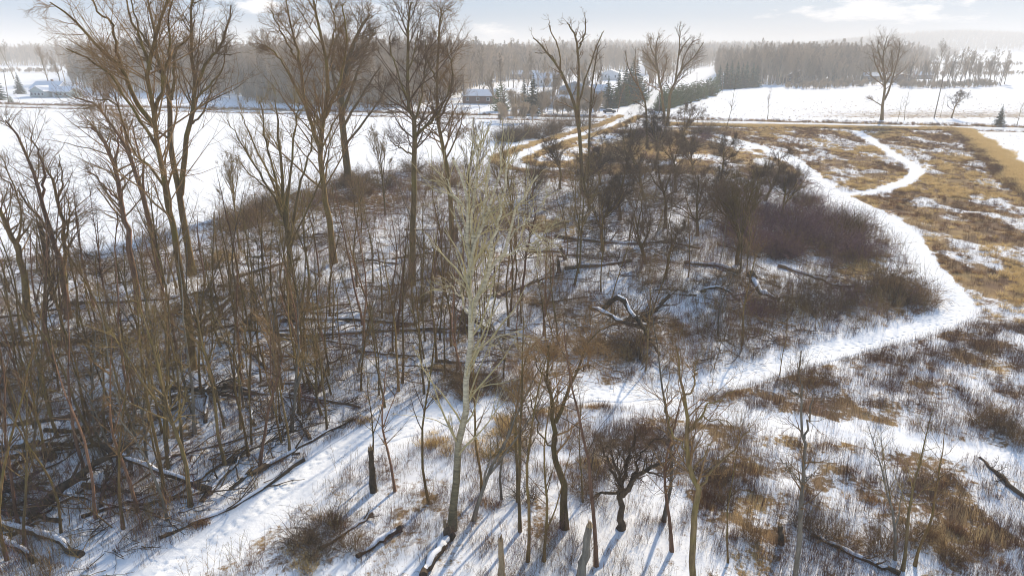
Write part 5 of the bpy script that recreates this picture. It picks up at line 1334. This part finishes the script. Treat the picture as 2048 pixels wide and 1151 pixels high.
house(1050, 158, -14, [dict(cx=0, cy=0, w=20, d=10, h=3.4, rise=2.4, wall=M_WALLBR, axis='x', win=4)], 'far brown house with a long snowy roof left of the white one')
house(1222, 160, -14, [dict(cx=0, cy=0, w=14, d=9, h=4.4, rise=2.4, wall=M_WALLW, axis='y', win=2)], 'small far white barn above the evergreen clump', 'barn')
house(962, 206, -14, [dict(cx=0, cy=0, w=13, d=9, h=3.2, rise=2.0, wall=M_RED, axis='x', win=3)], 'dark red shed half hidden by brush left of the yellow-green pine', 'shed')
house(1596, 166, -14, [dict(cx=0, cy=0, w=18, d=11, h=4.5, rise=3.4, wall=M_WALLBR, axis='y', win=3)], 'brown gabled house in the hazy right woods')
house(1762, 163, -14, [dict(cx=0, cy=0, w=24, d=10, h=3.6, rise=2.2, wall=M_WALLBR, axis='x', win=4)], 'long brown farm shed with a white roof left of the row trees', 'farm_shed')
house(1800, 165, -14, [dict(cx=0, cy=0, w=16, d=9, h=3.2, rise=2.4, wall=M_WALLBR, axis='y', win=2)], 'reddish brown farm shed directly right of the long one', 'farm_shed')
house(1845, 158, -14, [dict(cx=0, cy=0, w=12, d=8, h=3.0, rise=2.0, wall=M_WALLBR, axis='x', win=2)], 'small far shed behind the right tree row', 'farm_shed')
for k, (px, py, sc_) in enumerate([(1905, 103, 1), (1935, 104, 1), (1962, 102, 1), (1990, 101, 1), (2030, 104, 1)]):
    pass
# ------------------------------------------------------------------ poles, sign, car
def pole(px, py, topx, topy, label, arm=True, wires=False):
    x, y, z = place(px, py); T = P(topx, topy, y) - np.array([x, y, z])
    root = bpy.data.objects.new('utility_pole', None); COL.objects.link(root); root.location = (x, y, z); tag(root, label, 'utility pole')
    g = Bag(); g.tube(np.stack([np.zeros(3), T * .5, T])[None], np.array([[.17, .15, .12]]), 8); link('pole', g.mesh('pole', M_METAL), root)
    if arm:
        c = T * .95; part_box('crossarm', root, M_METAL, c[0] - 1.2, c[0] + 1.2, c[1] - .22, c[1] - .13, c[2] - .06, c[2] + .06)
        for s in (-1.05, -.5, .5, 1.05): part_box('insulator', root, M_TRIM, c[0] + s - .05, c[0] + s + .05, c[1] - .225, c[1] - .125, c[2] + .063, c[2] + .22)
pole(17, 204, 7, 140, 'leaning utility pole in front of the spruce at the left border')
pole(1868, 237, 1886, 158, 'dark leaning utility pole beside the low spreading tree', arm=False)
pole(1318, 226, 1319, 180, 'pale utility pole between the junction trees', arm=False)
pole(1444, 186, 1446, 137, 'utility pole in front of the spruce row')
pole(1394, 176, 1394, 145, 'distant utility pole above the pine hedge')
x, y, z = place(1426, 181); root = bpy.data.objects.new('road_sign', None); COL.objects.link(root); root.location = (x, y, z); tag(root, 'long white board on posts at the end of the pine hedge', 'sign')
part_box('board', root, M_TRIM, -3.2, 3.0, -.05, .05, 2.2, 2.75)
for s in (-2.8, 2.6): part_box('post', root, M_METAL, s, s + .14, .055, .19, 0, 2.7)
x, y, z = place(1281, 217); root = bpy.data.objects.new('road_sign', None); COL.objects.link(root); root.location = (x, y, z); tag(root, 'small road sign at the edge of the junction', 'sign')
part_box('post', root, M_METAL, -.05, .05, -.05, .05, 0, 2.9); part_box('board', root, M_TRIM, -.4, .4, -.09, -.055, 2.0, 2.8)
def car(px, py, rot, label):
    x, y, z = place(px, py); root = bpy.data.objects.new('parked_car', None); COL.objects.link(root); root.location = (x, y, z + .03); root.rotation_euler = (0, 0, radians(rot)); tag(root, label, 'car')
    prof = [(-2.2, .35), (-2.25, .75), (-2.1, .95), (-1.5, 1.0), (-1.0, 1.42), (.55, 1.45), (1.15, 1.02), (2.05, .9), (2.25, .7), (2.25, .35)]
    def ext(pr, y0, y1):
        n = len(pr); v = [(a, y0, b) for a, b in pr] + [(a, y1, b) for a, b in pr]
        return v, [tuple(range(n)), tuple(range(2 * n - 1, n - 1, -1))] + [(i, (i + 1) % n, n + (i + 1) % n, n + i)[::-1] for i in range(n)]
    for nm, pr, y0, y1, m in (('body', prof, -.88, .88, M_PAINT), ('side_window', [(-1.3, 1.02), (-.95, 1.36), (.5, 1.38), (1.0, 1.02)], -.90, .90, M_GLASS), ('snow_cap', [(-1.05, 1.47), (-.8, 1.56), (.4, 1.56), (.6, 1.48)], -.75, .75, M_SNOWCAP)):
        v, f = ext(pr, y0, y1); me = bpy.data.meshes.new(nm); me.from_pydata(v, [], f); me.materials.append(m); link(nm, me, root)
    for a in (-1.4, 1.4):
        for b in (-.93, .73):
            n = 12; v = [(a + .34 * cos(2 * pi * i / n), yy, .34 + .34 * sin(2 * pi * i / n)) for yy in (b, b + .2) for i in range(n)]
            me = bpy.data.meshes.new('wheel'); me.from_pydata(v, [], [tuple(range(n)), tuple(range(2 * n - 1, n - 1, -1))] + [(i, i + n, (i + 1) % n + n, (i + 1) % n) for i in range(n)]); me.materials.append(M_TYRE); link('wheel', me, root)
car(1219, 226, -14, 'dark snow-dusted car parked at the roadside below the evergreen clump')
car(1237, 211, -14, 'dark vehicle under the evergreen clump beyond the first car')

# ------------------------------------------------------------------ winter haze
def haze():
    m = bpy.data.materials.new('haze'); m.use_nodes = True; nt = m.node_tree; nt.nodes.clear()
    o = nt.nodes.new('ShaderNodeOutputMaterial'); v = nt.nodes.new('ShaderNodeVolumePrincipled')
    v.inputs['Color'].default_value = (.95, .93, .90, 1); v.inputs['Density'].default_value = HAZE; v.inputs['Anisotropy'].default_value = 0.0
    nt.links.new(v.outputs[0], o.inputs['Volume'])
    x0, x1, y0, y1 = -7000, 7000, -6900, 7000
    vv, f = boxv(x0, x1, y0, y1, -3, 88)
    link('haze', new_mesh('haze', vv, f, m, False), kind='stuff')
HAZE = .0006
haze()
